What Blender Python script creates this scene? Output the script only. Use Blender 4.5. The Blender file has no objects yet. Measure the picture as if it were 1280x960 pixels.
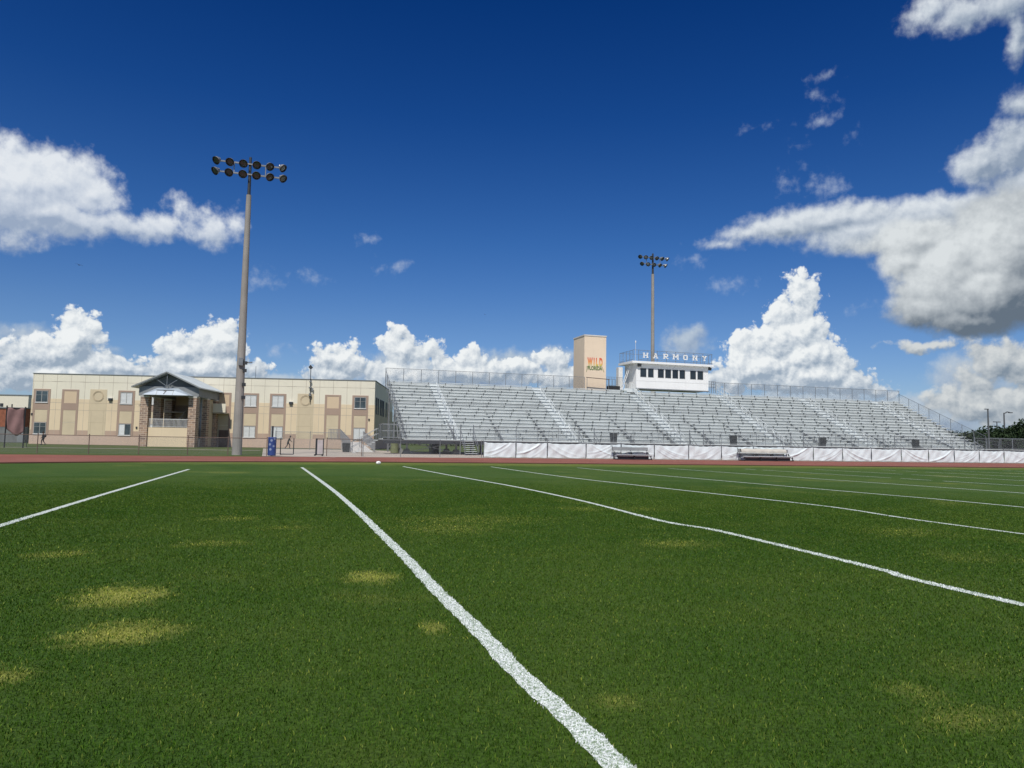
import bpy, bmesh, math, random
import numpy as np
from mathutils import Vector, Matrix
R = math.radians
SC = bpy.context.scene
COL = SC.collection
random.seed(7)
RNG = np.random.default_rng(11)

# ------------------------------------------------------------------ camera
FOC = 915.0 / 1280.0 * 36.0
YAW, PITCH, ROLL, EYE = 0.2994, 0.0795, 0.0172, 1.3
fw = Vector((math.sin(YAW)*math.cos(PITCH), math.cos(YAW)*math.cos(PITCH), math.sin(PITCH)))
r0 = Vector((math.cos(YAW), -math.sin(YAW), 0)); u0 = r0.cross(fw)
rr = r0*math.cos(ROLL) + u0*math.sin(ROLL); uu = u0*math.cos(ROLL) - r0*math.sin(ROLL)
cam_d = bpy.data.cameras.new('camera'); cam = bpy.data.objects.new('camera', cam_d); COL.objects.link(cam)
cam.matrix_world = Matrix(((rr.x, uu.x, -fw.x, 0), (rr.y, uu.y, -fw.y, 0), (rr.z, uu.z, -fw.z, EYE), (0, 0, 0, 1)))
cam_d.lens = FOC; cam_d.sensor_width = 36; cam_d.sensor_fit = 'HORIZONTAL'
cam_d.clip_start = 0.05; cam_d.clip_end = 20000
SC.camera = cam
SC.view_settings.view_transform = 'Standard'; SC.view_settings.look = 'None'
SC.view_settings.gamma = 1; SC.view_settings.use_curve_mapping = False
SC.view_settings.exposure = 0.0
SC.cycles.max_bounces = 6; SC.cycles.diffuse_bounces = 3; SC.cycles.glossy_bounces = 2
SC.cycles.transparent_max_bounces = 24; SC.cycles.use_denoising = True

# ------------------------------------------------------------------ light
SUN_EL, SUN_BACK = 52, 27        # elevation; degrees towards the left of straight behind the camera
S = Vector((-math.sin(R(SUN_BACK))*math.cos(R(SUN_EL)), -math.cos(R(SUN_BACK))*math.cos(R(SUN_EL)), math.sin(R(SUN_EL))))
sun_d = bpy.data.lights.new('sun', 'SUN'); sun_d.energy = 3.9; sun_d.angle = R(0.55); sun_d.color = (1.0, 0.955, 0.89)
sun = bpy.data.objects.new('sun', sun_d); COL.objects.link(sun); sun.location = (-30, -40, 60)
sun.rotation_euler = S.to_track_quat('Z', 'Y').to_euler()

# ------------------------------------------------------------------ sky and clouds
# cloud banks as (azimuth, elevation, half width, half height) in degrees
CLOUDS = {
    'left_big': [(-17.8,15.4,4.2,3.5), (-15.4,16.7,2.9,2.5), (-13.5,16.2,2.3,1.9), (-15.9,14.4,5.2,1.7), (-11.7,14.5,3.0,1.2), (-9.4,14.6,3.1,1.1), (-5.9,15.0,2.1,1.5), (-4.6,15.7,1.1,1.1), (-7.9,16.0,1.2,0.8)],
    'left_low': [(-13.8,6.4,1.9,2.2), (-15.2,5.4,2.5,1.7), (-17.2,4.8,1.3,1.8), (-12.3,4.8,2.2,1.4), (-10.6,4.6,1.7,0.8), (-17.0,3.5,2.2,0.9), (-14.6,3.9,5.3,1.2)],
    'mid_left': [(-7.0,6.0,2.2,1.7), (-4.8,6.9,2.1,1.7), (-3.8,8.1,0.8,0.9), (-2.3,5.0,1.9,0.8), (-6.0,4.8,4.4,1.3)],
    'mid': [(4.1,5.9,1.8,1.5), (2.5,6.2,1.2,1.2), (4.7,6.8,1.0,0.9), (8.2,8.3,1.1,1.0), (8.2,7.0,2.1,1.4), (10.5,7.0,1.5,1.1), (11.6,6.0,1.9,1.0), (14.1,6.5,1.3,1.2), (13.4,5.4,4.4,1.1), (8.4,5.0,3.7,1.6), (3.3,4.9,2.6,1.0), (17.1,5.9,2.8,1.0), (18.5,5.3,1.9,0.8), (20.3,6.5,2.0,1.1), (21.2,5.2,2.5,1.2)],
    'back': [(12.1,5.2,9.4,1.2), (-6.0,4.3,8.4,0.7), (46.3,2.3,6.3,1.3), (39.2,3.4,5.7,0.9), (49.2,4.9,2.6,1.6), (30.6,7.9,2.0,1.3), (8.4,5.9,3.0,1.4), (17.1,6.3,3.3,1.0), (20.3,6.8,1.9,0.7), (-16.8,6.6,2.7,0.6), (-15.4,5.4,4.2,1.1), (-14.0,4.4,5.3,0.9)],
    'tower': [(38.8,12.0,1.3,1.0), (38.9,10.9,1.6,1.4), (37.9,9.6,2.0,1.5), (38.8,8.4,2.4,1.7), (36.8,7.6,2.5,1.8), (39.3,6.6,2.7,2.0), (34.8,7.6,1.6,1.2), (34.5,6.4,1.6,1.6), (35.9,5.7,3.6,1.8), (39.3,5.2,4.2,1.6), (42.1,4.5,2.4,1.1), (43.7,4.1,1.4,0.7), (33.9,4.8,1.9,1.2)],
    'right_big': [(48.2,11.9,3.8,3.2), (47.0,9.6,2.9,1.8), (50.7,10.6,4.6,2.9), (45.6,13.0,2.4,1.6), (52.1,13.5,4.8,4.0), (46.1,14.3,4.2,1.6), (49.5,8.6,3.9,1.3)],
    'anvil': [(35.2,15.6,2.5,0.7), (38.0,15.9,3.6,1.2), (40.5,16.2,4.2,1.3), (43.1,15.1,4.5,1.6), (42.1,16.2,4.6,1.2), (46.7,15.8,5.1,1.4), (50.9,15.6,3.8,1.5), (33.1,15.1,1.5,0.4)],
    'right_top': [(50.5,18.5,1.9,1.7), (52.3,19.2,2.1,2.0), (52.6,21.7,1.3,1.1), (52.8,16.6,2.5,2.4), (47.5,28.3,2.0,1.0), (49.4,27.7,2.1,1.1), (51.7,27.6,2.2,1.2), (52.7,25.4,0.6,1.5)],
    'right_low': [(51.2,5.9,2.6,1.5), (52.7,5.6,2.4,1.7), (49.6,4.5,1.6,1.2), (47.8,3.6,1.6,0.9), (49.8,3.0,3.0,1.3), (51.8,2.8,2.5,1.5), (50.4,5.1,1.3,0.8), (46.9,7.1,2.8,0.4)],
    'wisps': [(40.5,23.2,1.3,0.6), (38.7,21.6,0.8,0.4), (36.1,23.0,1.4,0.4), (33.7,12.1,2.0,0.6), (30.9,13.9,1.2,0.5), (38.3,19.2,0.9,0.9), (40.8,18.5,1.4,1.1), (40.7,25.6,1.1,0.5), (-0.9,6.8,1.1,0.7), (-1.9,11.8,1.4,0.9), (1.5,12.1,1.5,0.5), (5.5,15.2,1.1,0.5), (7.9,13.4,1.4,0.7), (-13.2,15.2,1.0,0.2), (42.8,9.9,1.0,0.4), (40.4,24.5,1.0,0.7), (43.0,21.5,0.6,0.3)],
}
W = bpy.data.worlds.new('World'); SC.world = W; W.use_nodes = True
W.cycles.sampling_method = 'NONE'

class NT:
    """small helper for wiring shader nodes"""
    def __init__(s, tree): s.t = tree
    def put(s, node, i, v):
        if v is None: return
        if hasattr(v, 'is_output'): s.t.links.new(v, node.inputs[i])
        else: node.inputs[i].default_value = v
    def m(s, op, a, b=None, c=None, clamp=False):
        n = s.t.nodes.new('ShaderNodeMath'); n.operation = op; n.use_clamp = clamp
        s.put(n, 0, a); s.put(n, 1, b); s.put(n, 2, c); return n.outputs[0]
    def v(s, op, a, b=None, c=None, scale=None):
        n = s.t.nodes.new('ShaderNodeVectorMath'); n.operation = op
        s.put(n, 0, a); s.put(n, 1, b); s.put(n, 2, c)
        if scale is not None: s.put(n, 3, scale)
        return n.outputs['Value'] if op in ('LENGTH', 'DOT_PRODUCT', 'DISTANCE') else n.outputs[0]
    def noise(s, vec, scale, detail=6, rough=.55, dim='2D', dist=0.0):
        n = s.t.nodes.new('ShaderNodeTexNoise'); n.noise_dimensions = dim
        s.put(n, 'Vector', vec); s.put(n, 'Scale', scale); s.put(n, 'Detail', detail); s.put(n, 'Roughness', rough); s.put(n, 'Distortion', dist)
        return n.outputs[0], n.outputs[1]
    def voro(s, vec, scale, detail=0, rough=.5, dim='2D', feature='F1', lac=2.0, rand=1.0):
        n = s.t.nodes.new('ShaderNodeTexVoronoi'); n.voronoi_dimensions = dim; n.feature = feature
        s.put(n, 'Vector', vec); s.put(n, 'Scale', scale); s.put(n, 'Detail', detail); s.put(n, 'Roughness', rough)
        s.put(n, 'Lacunarity', lac); s.put(n, 'Randomness', rand)
        if feature == 'SMOOTH_F1': s.put(n, 'Smoothness', .35)
        return n
    def ramp(s, f, stops, interp='LINEAR'):
        n = s.t.nodes.new('ShaderNodeValToRGB'); n.color_ramp.interpolation = interp
        e = n.color_ramp.elements
        while len(e) > 1: e.remove(e[-1])
        for i, (p, c) in enumerate(stops):
            q = e[0] if i == 0 else e.new(p)
            q.position = p; q.color = (c[0], c[1], c[2], c[3] if len(c) > 3 else 1) if hasattr(c, '__len__') else (c, c, c, 1)
        s.put(n, 0, f); return n.outputs[0]
    def mix(s, f, a, b, mode='MIX'):
        n = s.t.nodes.new('ShaderNodeMix'); n.data_type = 'RGBA'; n.blend_type = mode
        s.put(n, 0, f)
        for i, v in ((6, a), (7, b)):
            if isinstance(v, tuple) and len(v) == 3: v = (*v, 1)
            s.put(n, i, v)
        return n.outputs[2]
    def step(s, x, lo, hi, a=0.0, b=1.0, smooth=True):
        n = s.t.nodes.new('ShaderNodeMapRange'); n.interpolation_type = 'SMOOTHSTEP' if smooth else 'LINEAR'
        s.put(n, 0, x); s.put(n, 1, lo); s.put(n, 2, hi); s.put(n, 3, a); s.put(n, 4, b); return n.outputs[0]

def cloud_group(name, ells, wob, fbm, bil, freq, lift):
    """height field of a cloud bank over the (azimuth, elevation) plane, in degrees"""
    g = bpy.data.node_groups.new(name, 'ShaderNodeTree')
    g.interface.new_socket('P', in_out='INPUT', socket_type='NodeSocketVector')
    g.interface.new_socket('H', in_out='OUTPUT', socket_type='NodeSocketFloat')
    n = NT(g); gi = g.nodes.new('NodeGroupInput'); go = g.nodes.new('NodeGroupOutput')
    p = gi.outputs[0]
    _, wc = n.noise(p, .35*freq, 3, .6)
    pw = n.v('MULTIPLY_ADD', n.v('SUBTRACT', wc, (.5, .5, .5)), (wob*1.2, wob, 0), p)
    E = None
    for (a, e, rx, ry) in ells:
        k = .75*ry + .25*rx
        d = n.v('LENGTH', n.v('MULTIPLY', n.v('SUBTRACT', pw, (a, e, 0)), (1/rx, 1/ry, 0)))
        f = n.m('MULTIPLY_ADD', d, -k, k + lift)
        E = f if E is None else n.m('SMOOTH_MAX', E, f, .3)
    nf, _ = n.noise(p, .9*freq, 6, .58)
    body = n.step(E, -.55, .25)
    E = n.m('MULTIPLY_ADD', n.m('SUBTRACT', nf, .5), fbm, E)
    if bil:
        pv = n.v('MULTIPLY_ADD', n.v('SUBTRACT', wc, (.5, .5, .5)), (.8, .8, 0), p)
        vo = n.voro(pv, .75*freq, 3.0, .5, lac=2.3)
        E = n.m('ADD', n.m('MULTIPLY_ADD', n.m('MULTIPLY', n.m('SUBTRACT', .42, vo.outputs['Distance']), body), bil, E), n.m('MULTIPLY', n.m('SUBTRACT', body, 1), .25))
    g.links.new(E, go.inputs[0])
    return g

wt = W.node_tree; wt.nodes.clear(); n = NT(wt)
out = wt.nodes.new('ShaderNodeOutputWorld'); bg = wt.nodes.new('ShaderNodeBackground'); wt.links.new(bg.outputs[0], out.inputs[0])
bg.inputs[1].default_value = 0.1
sky = wt.nodes.new('ShaderNodeTexSky'); sky.sky_type = 'NISHITA'; sky.sun_disc = False
sky.sun_elevation = R(SUN_EL); sky.sun_rotation = math.atan2(S.x, S.y); sky.altitude = 20; sky.air_density = 1.0; sky.dust_density = 0.35; sky.ozone_density = 2.2
gam = wt.nodes.new('ShaderNodeGamma'); gam.inputs[1].default_value = 1.0; wt.links.new(sky.outputs[0], gam.inputs[0])
hs = wt.nodes.new('ShaderNodeHueSaturation'); hs.inputs['Saturation'].default_value = 1.22; hs.inputs['Value'].default_value = .8; wt.links.new(gam.outputs[0], hs.inputs['Color'])
tc = wt.nodes.new('ShaderNodeTexCoord'); sep = wt.nodes.new('ShaderNodeSeparateXYZ'); wt.links.new(tc.outputs['Generated'], sep.inputs[0])
az = n.m('MULTIPLY', n.m('ARCTAN2', sep.outputs[0], sep.outputs[1]), 57.29578)
el = n.m('MULTIPLY', n.m('ARCSINE', sep.outputs[2]), 57.29578)
cmb = wt.nodes.new('ShaderNodeCombineXYZ'); wt.links.new(az, cmb.inputs[0]); wt.links.new(el, cmb.inputs[1]); P = cmb.outputs[0]
# deep blue deepening upwards in view; the unseen upper sky brightened as fill light
SKYC = n.mix(1.0, hs.outputs[0], n.ramp(n.m('DIVIDE', el, 90), [(0, (.66, .80, 1.25)), (.045, (.68, .80, 1.12)), (.1, (.60, .74, 1.04)), (.17, (.38, .63, .99)), (.27, (.15, .44, .86)), (.36, (.06, .33, .74)), (.5, (.45, .62, .9)), (1, (1.0, .98, .95))]), 'MULTIPLY')
# scattered white cloud added as neutral fill, out of view behind and overhead
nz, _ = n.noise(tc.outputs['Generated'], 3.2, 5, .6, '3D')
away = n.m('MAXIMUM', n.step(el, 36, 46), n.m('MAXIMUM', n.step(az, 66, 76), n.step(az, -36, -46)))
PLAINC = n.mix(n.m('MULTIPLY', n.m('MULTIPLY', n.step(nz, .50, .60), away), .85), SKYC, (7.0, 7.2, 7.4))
MARGIN = 1.6
def layer(col, cell, name, keys, soft, lit, shade, wob=1.0, fbm=1.2, bil=0.0, freq=1.0, dl=(-.22, .42), gain=1.0, bias=.55, under=None, opac=1.0, thick=0.0, lift=0.0, east=None, grain=.5, tone=.5):
    a0, a1, e0, e1 = cell
    mg = MARGIN + wob*.5 + fbm*.3
    ells = [(a, e, rx, ry) for k in keys for (a, e, rx, ry) in CLOUDS[k] if a-rx-mg < a1 and a+rx+mg > a0 and e-ry-mg < e1 and e+ry+mg > e0]
    if not ells: return col
    g = cloud_group(name, ells, wob, fbm, bil, freq, lift)
    def tap(off):
        q = wt.nodes.new('ShaderNodeGroup'); q.node_tree = g
        wt.links.new(n.v('ADD', P, off) if any(off) else P, q.inputs[0]); return q.outputs[0]
    h0 = tap((0, 0, 0)); h1 = tap((dl[0], dl[1], 0))
    al = n.m('MULTIPLY', n.step(h0, 0.0, soft), opac)
    rel = n.m('SUBTRACT', n.m('MINIMUM', h0, 4.5), n.m('MINIMUM', h1, 4.5))
    s = n.m('MULTIPLY_ADD', rel, gain, bias)
    tn, _ = n.noise(P, grain, 4, .6); s = n.m('MULTIPLY_ADD', n.m('SUBTRACT', tn, .5), tone, s)
    if thick: s = n.m('SUBTRACT', s, n.m('MULTIPLY', n.step(h0, .3, 3.0), thick))
    if under:
        lo, hi, amt = under
        s = n.m('SUBTRACT', s, n.m('MULTIPLY', n.step(n.m('ADD', el, n.m('MULTIPLY', h0, .25)), hi, lo), amt))
    if east: s = n.m('SUBTRACT', s, n.m('MULTIPLY', n.step(n.m('ADD', az, n.m('MULTIPLY', h0, -.5)), east[0], east[1]), east[2]))
    s = n.m('ADD', s, 0, clamp=True)
    c = n.ramp(s, [(0, tuple(x*10 for x in shade)), (.55, tuple((a+b)*5.2 for a, b in zip(shade, lit))), (1, tuple(x*10 for x in lit))])
    return n.mix(al, col, c)
LAYERS = [
 dict(name='far_bank', keys=['back'], soft=1.3, lit=(.52, .60, .68), shade=(.26, .34, .47), wob=1.4, fbm=1.5, bias=.5, gain=.5, opac=.88, lift=.3),
 dict(name='low_right', keys=['right_low'], soft=.8, lit=(.64, .67, .68), shade=(.22, .28, .35), wob=1.2, fbm=1.0, bil=.7, freq=1.1, gain=.6, bias=.58, thick=.15, lift=.45),
 dict(name='cumulus', keys=['left_low', 'mid_left', 'mid', 'tower'], soft=.38, lit=(.86, .89, .90), shade=(.32, .40, .50), wob=.7, fbm=.7, bil=.85, freq=1.15, dl=(-.22, .34), gain=.72, bias=.66, under=(3.8, 7.6, .40), lift=.28),
 dict(name='wispy', keys=['wisps'], soft=1.9, lit=(.56, .63, .74), shade=(.33, .42, .60), wob=1.4, fbm=2.8, freq=1.0, gain=.3, bias=.6, opac=.6, lift=.1),
 dict(name='towering', keys=['right_top', 'anvil'], soft=1.5, lit=(.70, .75, .80), shade=(.25, .32, .43), wob=1.3, fbm=1.9, freq=.75, gain=.6, bias=.66, thick=.32, lift=.4, east=(46, 53, .34), under=(12.8, 15.6, .25)),
 dict(name='thunderhead', keys=['right_big'], soft=1.1, lit=(.70, .74, .76), shade=(.13, .17, .22), wob=1.3, fbm=1.3, bil=.35, freq=.65, gain=.35, bias=.82, under=(7.6, 12.8, .70), lift=.3, east=(46.5, 53, .30), grain=.35, tone=.9),
 dict(name='high_left', keys=['left_big'], soft=1.5, lit=(.76, .80, .85), shade=(.32, .40, .54), wob=1.5, fbm=2.1, bil=.35, freq=.8, gain=.40, bias=.82, thick=.12, under=(12.6, 17.2, .60), lift=.45),
]
# the sky is cut into cells so that each ray only works out the banks near it
def background(c):
    b = wt.nodes.new('ShaderNodeBackground'); b.inputs[1].default_value = .1; wt.links.new(c, b.inputs[0]); return b.outputs[0]
def choose(cond, a, b):
    x = wt.nodes.new('ShaderNodeMixShader'); wt.links.new(cond, x.inputs[0]); wt.links.new(a, x.inputs[1]); wt.links.new(b, x.inputs[2]); return x.outputs[0]
SECTORS = [(-28, 2, 0, 10.8), (-28, 2, 10.8, 21), (2, 28, 0, 10.8), (2, 28, 10.8, 17), (28, 62, 0, 14.2), (28, 62, 14.2, 33)]
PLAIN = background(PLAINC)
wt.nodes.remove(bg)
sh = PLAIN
for cell in SECTORS:
    c = SKYC
    for L in LAYERS: c = layer(c, cell, **L)
    a0, a1, e0, e1 = cell
    ins = n.m('MULTIPLY', n.m('MULTIPLY', n.m('GREATER_THAN', az, a0), n.m('LESS_THAN', az, a1)), n.m('MULTIPLY', n.m('GREATER_THAN', el, e0), n.m('LESS_THAN', el, e1)))
    sh = choose(ins, sh, background(c))
wt.links.new(sh, out.inputs[0])

# ------------------------------------------------------------------ mesh helpers
class MB:
    """collects shapes; build() links them as one mesh object"""
    def __init__(s): s.v = []; s.f = []
    def add(s, vs, fs):
        k = len(s.v); s.v += [tuple(p) for p in vs]; s.f += [tuple(i+k for i in f) for f in fs]; return s
    def box(s, x0, x1, y0, y1, z0, z1, m=None):
        vs = [(x, y, z) for z in (z0, z1) for y in (y0, y1) for x in (x0, x1)]
        if m: vs = [m @ Vector(p) for p in vs]
        return s.add(vs, [(0, 2, 3, 1), (4, 5, 7, 6), (0, 1, 5, 4), (2, 6, 7, 3), (0, 4, 6, 2), (1, 3, 7, 5)])
    def quad(s, *p): return s.add(p, [tuple(range(len(p)))])
    def bar(s, a, b, w, h=None):
        """square bar from a to b"""
        a = Vector(a); b = Vector(b); h = h or w; d = b-a; L = d.length
        if L < 1e-6: return s
        q = d.to_track_quat('Z', 'Y').to_matrix().to_4x4(); q.translation = a
        return s.box(-w/2, w/2, -h/2, h/2, 0, L, q)
    def tube(s, a, b, r0, r1=None, n=8, cap=True):
        a = Vector(a); b = Vector(b); r1 = r0 if r1 is None else r1; d = b-a
        if d.length < 1e-6: return s
        q = d.to_track_quat('Z', 'Y').to_matrix(); vs = []
        for c, r in ((a, r0), (b, r1)):
            for i in range(n):
                t = 2*math.pi*i/n; vs.append(c + q @ Vector((r*math.cos(t), r*math.sin(t), 0)))
        fs = [(i, (i+1) % n, n+(i+1) % n, n+i) for i in range(n)]
        if cap: fs += [tuple(range(n-1, -1, -1)), tuple(range(n, 2*n))]
        return s.add(vs, fs)
    def path(s, pts, r, n=6):
        for a, b in zip(pts, pts[1:]): s.tube(a, b, r, n=n)
        return s
    def lathe(s, prof, n=16, m=None):
        vs = []; k = len(prof)
        for r, z in prof:
            for i in range(n):
                t = 2*math.pi*i/n; p = Vector((r*math.cos(t), r*math.sin(t), z)); vs.append(m @ p if m else p)
        fs = [(j*n+i, j*n+(i+1) % n, (j+1)*n+(i+1) % n, (j+1)*n+i) for j in range(k-1) for i in range(n)]
        fs += [tuple(range(n-1, -1, -1)), tuple(range((k-1)*n, k*n))]
        return s.add(vs, fs)
    def prism(s, poly, axis, a, b):
        """closed polygon (2-D) swept from a to b along axis"""
        def P(p, t): return {'x': (t, p[0], p[1]), 'y': (p[0], t, p[1]), 'z': (p[0], p[1], t)}[axis]
        n = len(poly); vs = [P(p, a) for p in poly] + [P(p, b) for p in poly]
        return s.add(vs, [tuple(range(n-1, -1, -1)), tuple(range(n, 2*n))] + [(i, (i+1) % n, n+(i+1) % n, n+i) for i in range(n)])
    def build(s, name, mat, parent=None, loc=(0, 0, 0), rz=0, smooth=False):
        me = bpy.data.meshes.new(name); me.from_pydata(s.v, [], s.f)
        bm = bmesh.new(); bm.from_mesh(me); bmesh.ops.recalc_face_normals(bm, faces=bm.faces); bm.to_mesh(me); bm.free()
        if smooth:
            for p in me.polygons: p.use_smooth = True
        o = bpy.data.objects.new(name, me); COL.objects.link(o); o.location = loc; o.rotation_euler.z = rz
        if mat: me.materials.append(mat)
        if parent: o.parent = parent
        return o
def tag(o, label=None, cat=None, group=None, kind=None):
    if label: o['label'] = label
    if cat: o['category'] = cat
    if group: o['group'] = group
    if kind: o['kind'] = kind
    return o
def thing(name, label, cat, loc=(0, 0, 0), rz=0, group=None):
    o = bpy.data.objects.new(name, None); COL.objects.link(o); o.location = loc; o.rotation_euler.z = rz
    o.empty_display_size = .3
    return tag(o, label, cat, group)
def copy_tree(o, parent=None):
    c = o.copy(); COL.objects.link(c)
    if parent: c.parent = parent
    for ch in list(o.children): copy_tree(ch, c)
    return c
def text_mb(txt, size, depth, bold=0.0):
    """letters as a mesh in the x-z plane, front face towards -y, left end at x = 0"""
    cu = bpy.data.curves.new('t', 'FONT'); cu.body = txt; cu.size = size; cu.extrude = depth/2; cu.offset = bold
    o = bpy.data.objects.new('t', cu); COL.objects.link(o)
    me = bpy.data.meshes.new_from_object(o.evaluated_get(bpy.context.evaluated_depsgraph_get()))
    bpy.data.objects.remove(o)
    vs = [(v.co.x, -v.co.z, v.co.y) for v in me.vertices]; fs = [tuple(p.vertices) for p in me.polygons]
    return vs, fs

# ------------------------------------------------------------------ materials
def mat(name, base, rough=.7, metal=0.0, var=.12, scale=3.0, bump=0.0, bscale=30.0, spec=None, stain=None):
    """plain surface with uneven tone, optional streaks and relief"""
    m = bpy.data.materials.new(name); m.use_nodes = True; t = m.node_tree; n = NT(t)
    b = t.nodes['Principled BSDF']; b.inputs['Roughness'].default_value = rough; b.inputs['Metallic'].default_value = metal
    if spec is not None: b.inputs['Specular IOR Level'].default_value = spec
    co = t.nodes.new('ShaderNodeTexCoord').outputs['Object']
    f, _ = n.noise(co, scale, 5, .6, '3D')
    c = n.mix(n.step(f, .3, .7), tuple(x*(1-var) for x in base), tuple(min(1, x*(1+var)) for x in base))
    if stain:
        mp = t.nodes.new('ShaderNodeMapping'); mp.inputs['Scale'].default_value = (1.3, 1.3, .12); t.links.new(co, mp.inputs[0])
        g, _ = n.noise(mp.outputs[0], 2.2, 4, .6, '3D')
        c = n.mix(n.step(g, .52, .8, 0, stain[1]), c, stain[0])
    t.links.new(c, b.inputs['Base Color'])
    if bump:
        h, _ = n.noise(co, bscale, 4, .6, '3D'); bp = t.nodes.new('ShaderNodeBump'); bp.inputs['Strength'].default_value = bump; bp.inputs['Distance'].default_value = .02
        t.links.new(h, bp.inputs['Height']); t.links.new(bp.outputs[0], b.inputs['Normal'])
    return m
def chain_mat(name, base, pitch=.06, wire=.075):
    """woven wire: diagonal wires, clear between them"""
    m = bpy.data.materials.new(name); m.use_nodes = True; t = m.node_tree; n = NT(t)
    b = t.nodes['Principled BSDF']; b.inputs['Roughness'].default_value = .5; b.inputs['Metallic'].default_value = .6; b.inputs['Base Color'].default_value = (*base, 1)
    uv = t.nodes.new('ShaderNodeTexCoord').outputs['Object']; sp = t.nodes.new('ShaderNodeSeparateXYZ'); t.links.new(uv, sp.inputs[0])
    a = n.m('ADD', sp.outputs[0], sp.outputs[1])
    def w(s_): 
        f = n.m('FRACT', n.m('ABSOLUTE', n.m('DIVIDE', n.m('ADD', n.m('ADD', a, n.m('MULTIPLY', sp.outputs[2], s_)), 400), pitch)))
        return n.m('LESS_THAN', f, wire)
    k = n.m('MAXIMUM', w(1), w(-1))
    t.links.new(k, b.inputs['Alpha'])
    return m
M = {}
M['alu'] = mat('aluminium_plank', (.70, .735, .725), .42, .25, .07, .6, .0)
M['alu_dark'] = mat('weathered_aluminium', (.30, .315, .315), .5, .3, .12, .8)
M['galv'] = mat('galvanised_steel', (.24, .255, .265), .45, .5, .15, 3)
M['riser'] = mat('riser_plate', (.52, .55, .545), .5, .25, .08, .7)
M['bracket'] = mat('seat_bracket', (.12, .13, .135), .6, .2, .1, 2)
M['steel_dark'] = mat('dark_steel', (.045, .05, .055), .5, .3, .2, 2)
M['chain'] = chain_mat('chain_link', (.22, .23, .24))
M['chain_dark'] = chain_mat('dark_chain_link', (.16, .16, .17), .06, .05)
M['concrete'] = mat('concrete_paving', (.45, .395, .325), .85, 0, .10, .4, .3, 8)
M['concrete_light'] = mat('pale_concrete', (.58, .56, .52), .85, 0, .08, .5, .2, 8)
M['cream'] = mat('cream_render', (.72, .68, .55), .85, 0, .035, .25, .15, 12, stain=((.45, .42, .36), .35))
M['yellow'] = mat('sand_yellow_render', (.69, .565, .385), .85, 0, .04, .25, .15, 12, stain=((.50, .42, .30), .3))
M['panel'] = mat('peach_panel', (.60, .47, .32), .85, 0, .03, .3)
M['panel_tan'] = mat('tan_panel', (.57, .48, .33), .85, 0, .05, .5, .2, 10)
M['taupe'] = mat('taupe_trim', (.36, .265, .205), .85, 0, .05, .3)
M['taupe_light'] = mat('rosy_band', (.44, .32, .245), .85, 0, .05, .3)
M['pink'] = mat('rosy_base', (.56, .42, .33), .85, 0, .04, .3, stain=((.4, .32, .26), .3))
M['groove'] = mat('joint_groove', (.42, .37, .30), .9, 0, .1, 1)
M['white'] = mat('white_paint', (.80, .80, .78), .5, 0, .025, .6, stain=((.62, .62, .60), .25))
M['whitewood'] = mat('white_trim', (.72, .72, .70), .5, 0, .05, 1)
M['blind'] = mat('white_blind', (.66, .68, .67), .6, 0, .06, 2)
M['dark_glass'] = mat('dark_glass', (.018, .026, .032), .08, 0, .3, .7, spec=.6)
M['grey_glass'] = mat('grey_glass', (.05, .07, .08), .1, 0, .4, .8, spec=.6)
M['shade_glass'] = mat('shaded_glass', (.012, .015, .017), .6, 0, .2, .7)
M['bronze'] = mat('window_frame_paint', (.40, .40, .38), .5, .2)
M['roof_metal'] = mat('standing_seam_roof', (.52, .56, .57), .45, .2, .06, .5)
M['soffit'] = mat('grey_green_trim', (.12, .135, .14), .7, 0, .08, 1)
M['soffit_light'] = mat('grey_fascia', (.21, .225, .23), .7, 0, .06, 1)
M['canopy'] = mat('pale_blue_metal', (.38, .44, .50), .5, .1, .05, 1)
M['tower'] = mat('tan_stucco', (.75, .61, .455), .9, 0, .035, .3, .2, 15, stain=((.52, .42, .32), .25))
M['brick'] = mat('red_brown_brick', (.25, .09, .05), .9, 0, .2, 2)
M['greywall'] = mat('grey_block', (.16, .165, .16), .9, 0, .15, 1)
M['pole'] = mat('spun_concrete', (.29, .275, .25), .85, 0, .12, .5, .3, 12, stain=((.18, .165, .145), .5))
M['black'] = mat('black_plastic', (.02, .02, .022), .5)
M['maroon'] = mat('maroon_mesh', (.23, .13, .125), .8, 0, .15, 1)
M['rust'] = mat('brown_rail', (.15, .105, .085), .7, .1, .15, 3)
M['darkground'] = mat('dark_soil', (.06, .052, .042), .95, 0, .3, 1)

def turf_material():
    m = bpy.data.materials.new('turf'); m.use_nodes = True; t = m.node_tree; n = NT(t); b = t.nodes['Principled BSDF']
    b.inputs['Roughness'].default_value = .75; b.inputs['Specular IOR Level'].default_value = .18
    co = t.nodes.new('ShaderNodeNewGeometry').outputs['Position']
    c, dry = turf_colour(n, t, co)
    fine, _ = n.noise(co, 38, 5, .7, '3D'); mid, _ = n.noise(co, 6.5, 4, .65, '3D')
    c = n.mix(n.step(fine, .3, .72), n.mix(1.0, c, (.62, .58, .45), 'MULTIPLY'), n.mix(1.0, c, (1.75, 1.5, 1.7), 'MULTIPLY'))
    c = n.mix(n.step(mid, .3, .7, 0, .5), c, n.mix(1.0, c, (.72, .75, .7), 'MULTIPLY'))
    t.links.new(c, b.inputs['Base Color'])
    bp = t.nodes.new('ShaderNodeBump'); bp.inputs['Strength'].default_value = .8; bp.inputs['Distance'].default_value = .03
    t.links.new(fine, bp.inputs['Height']); t.links.new(bp.outputs[0], b.inputs['Normal'])
    return m
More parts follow.
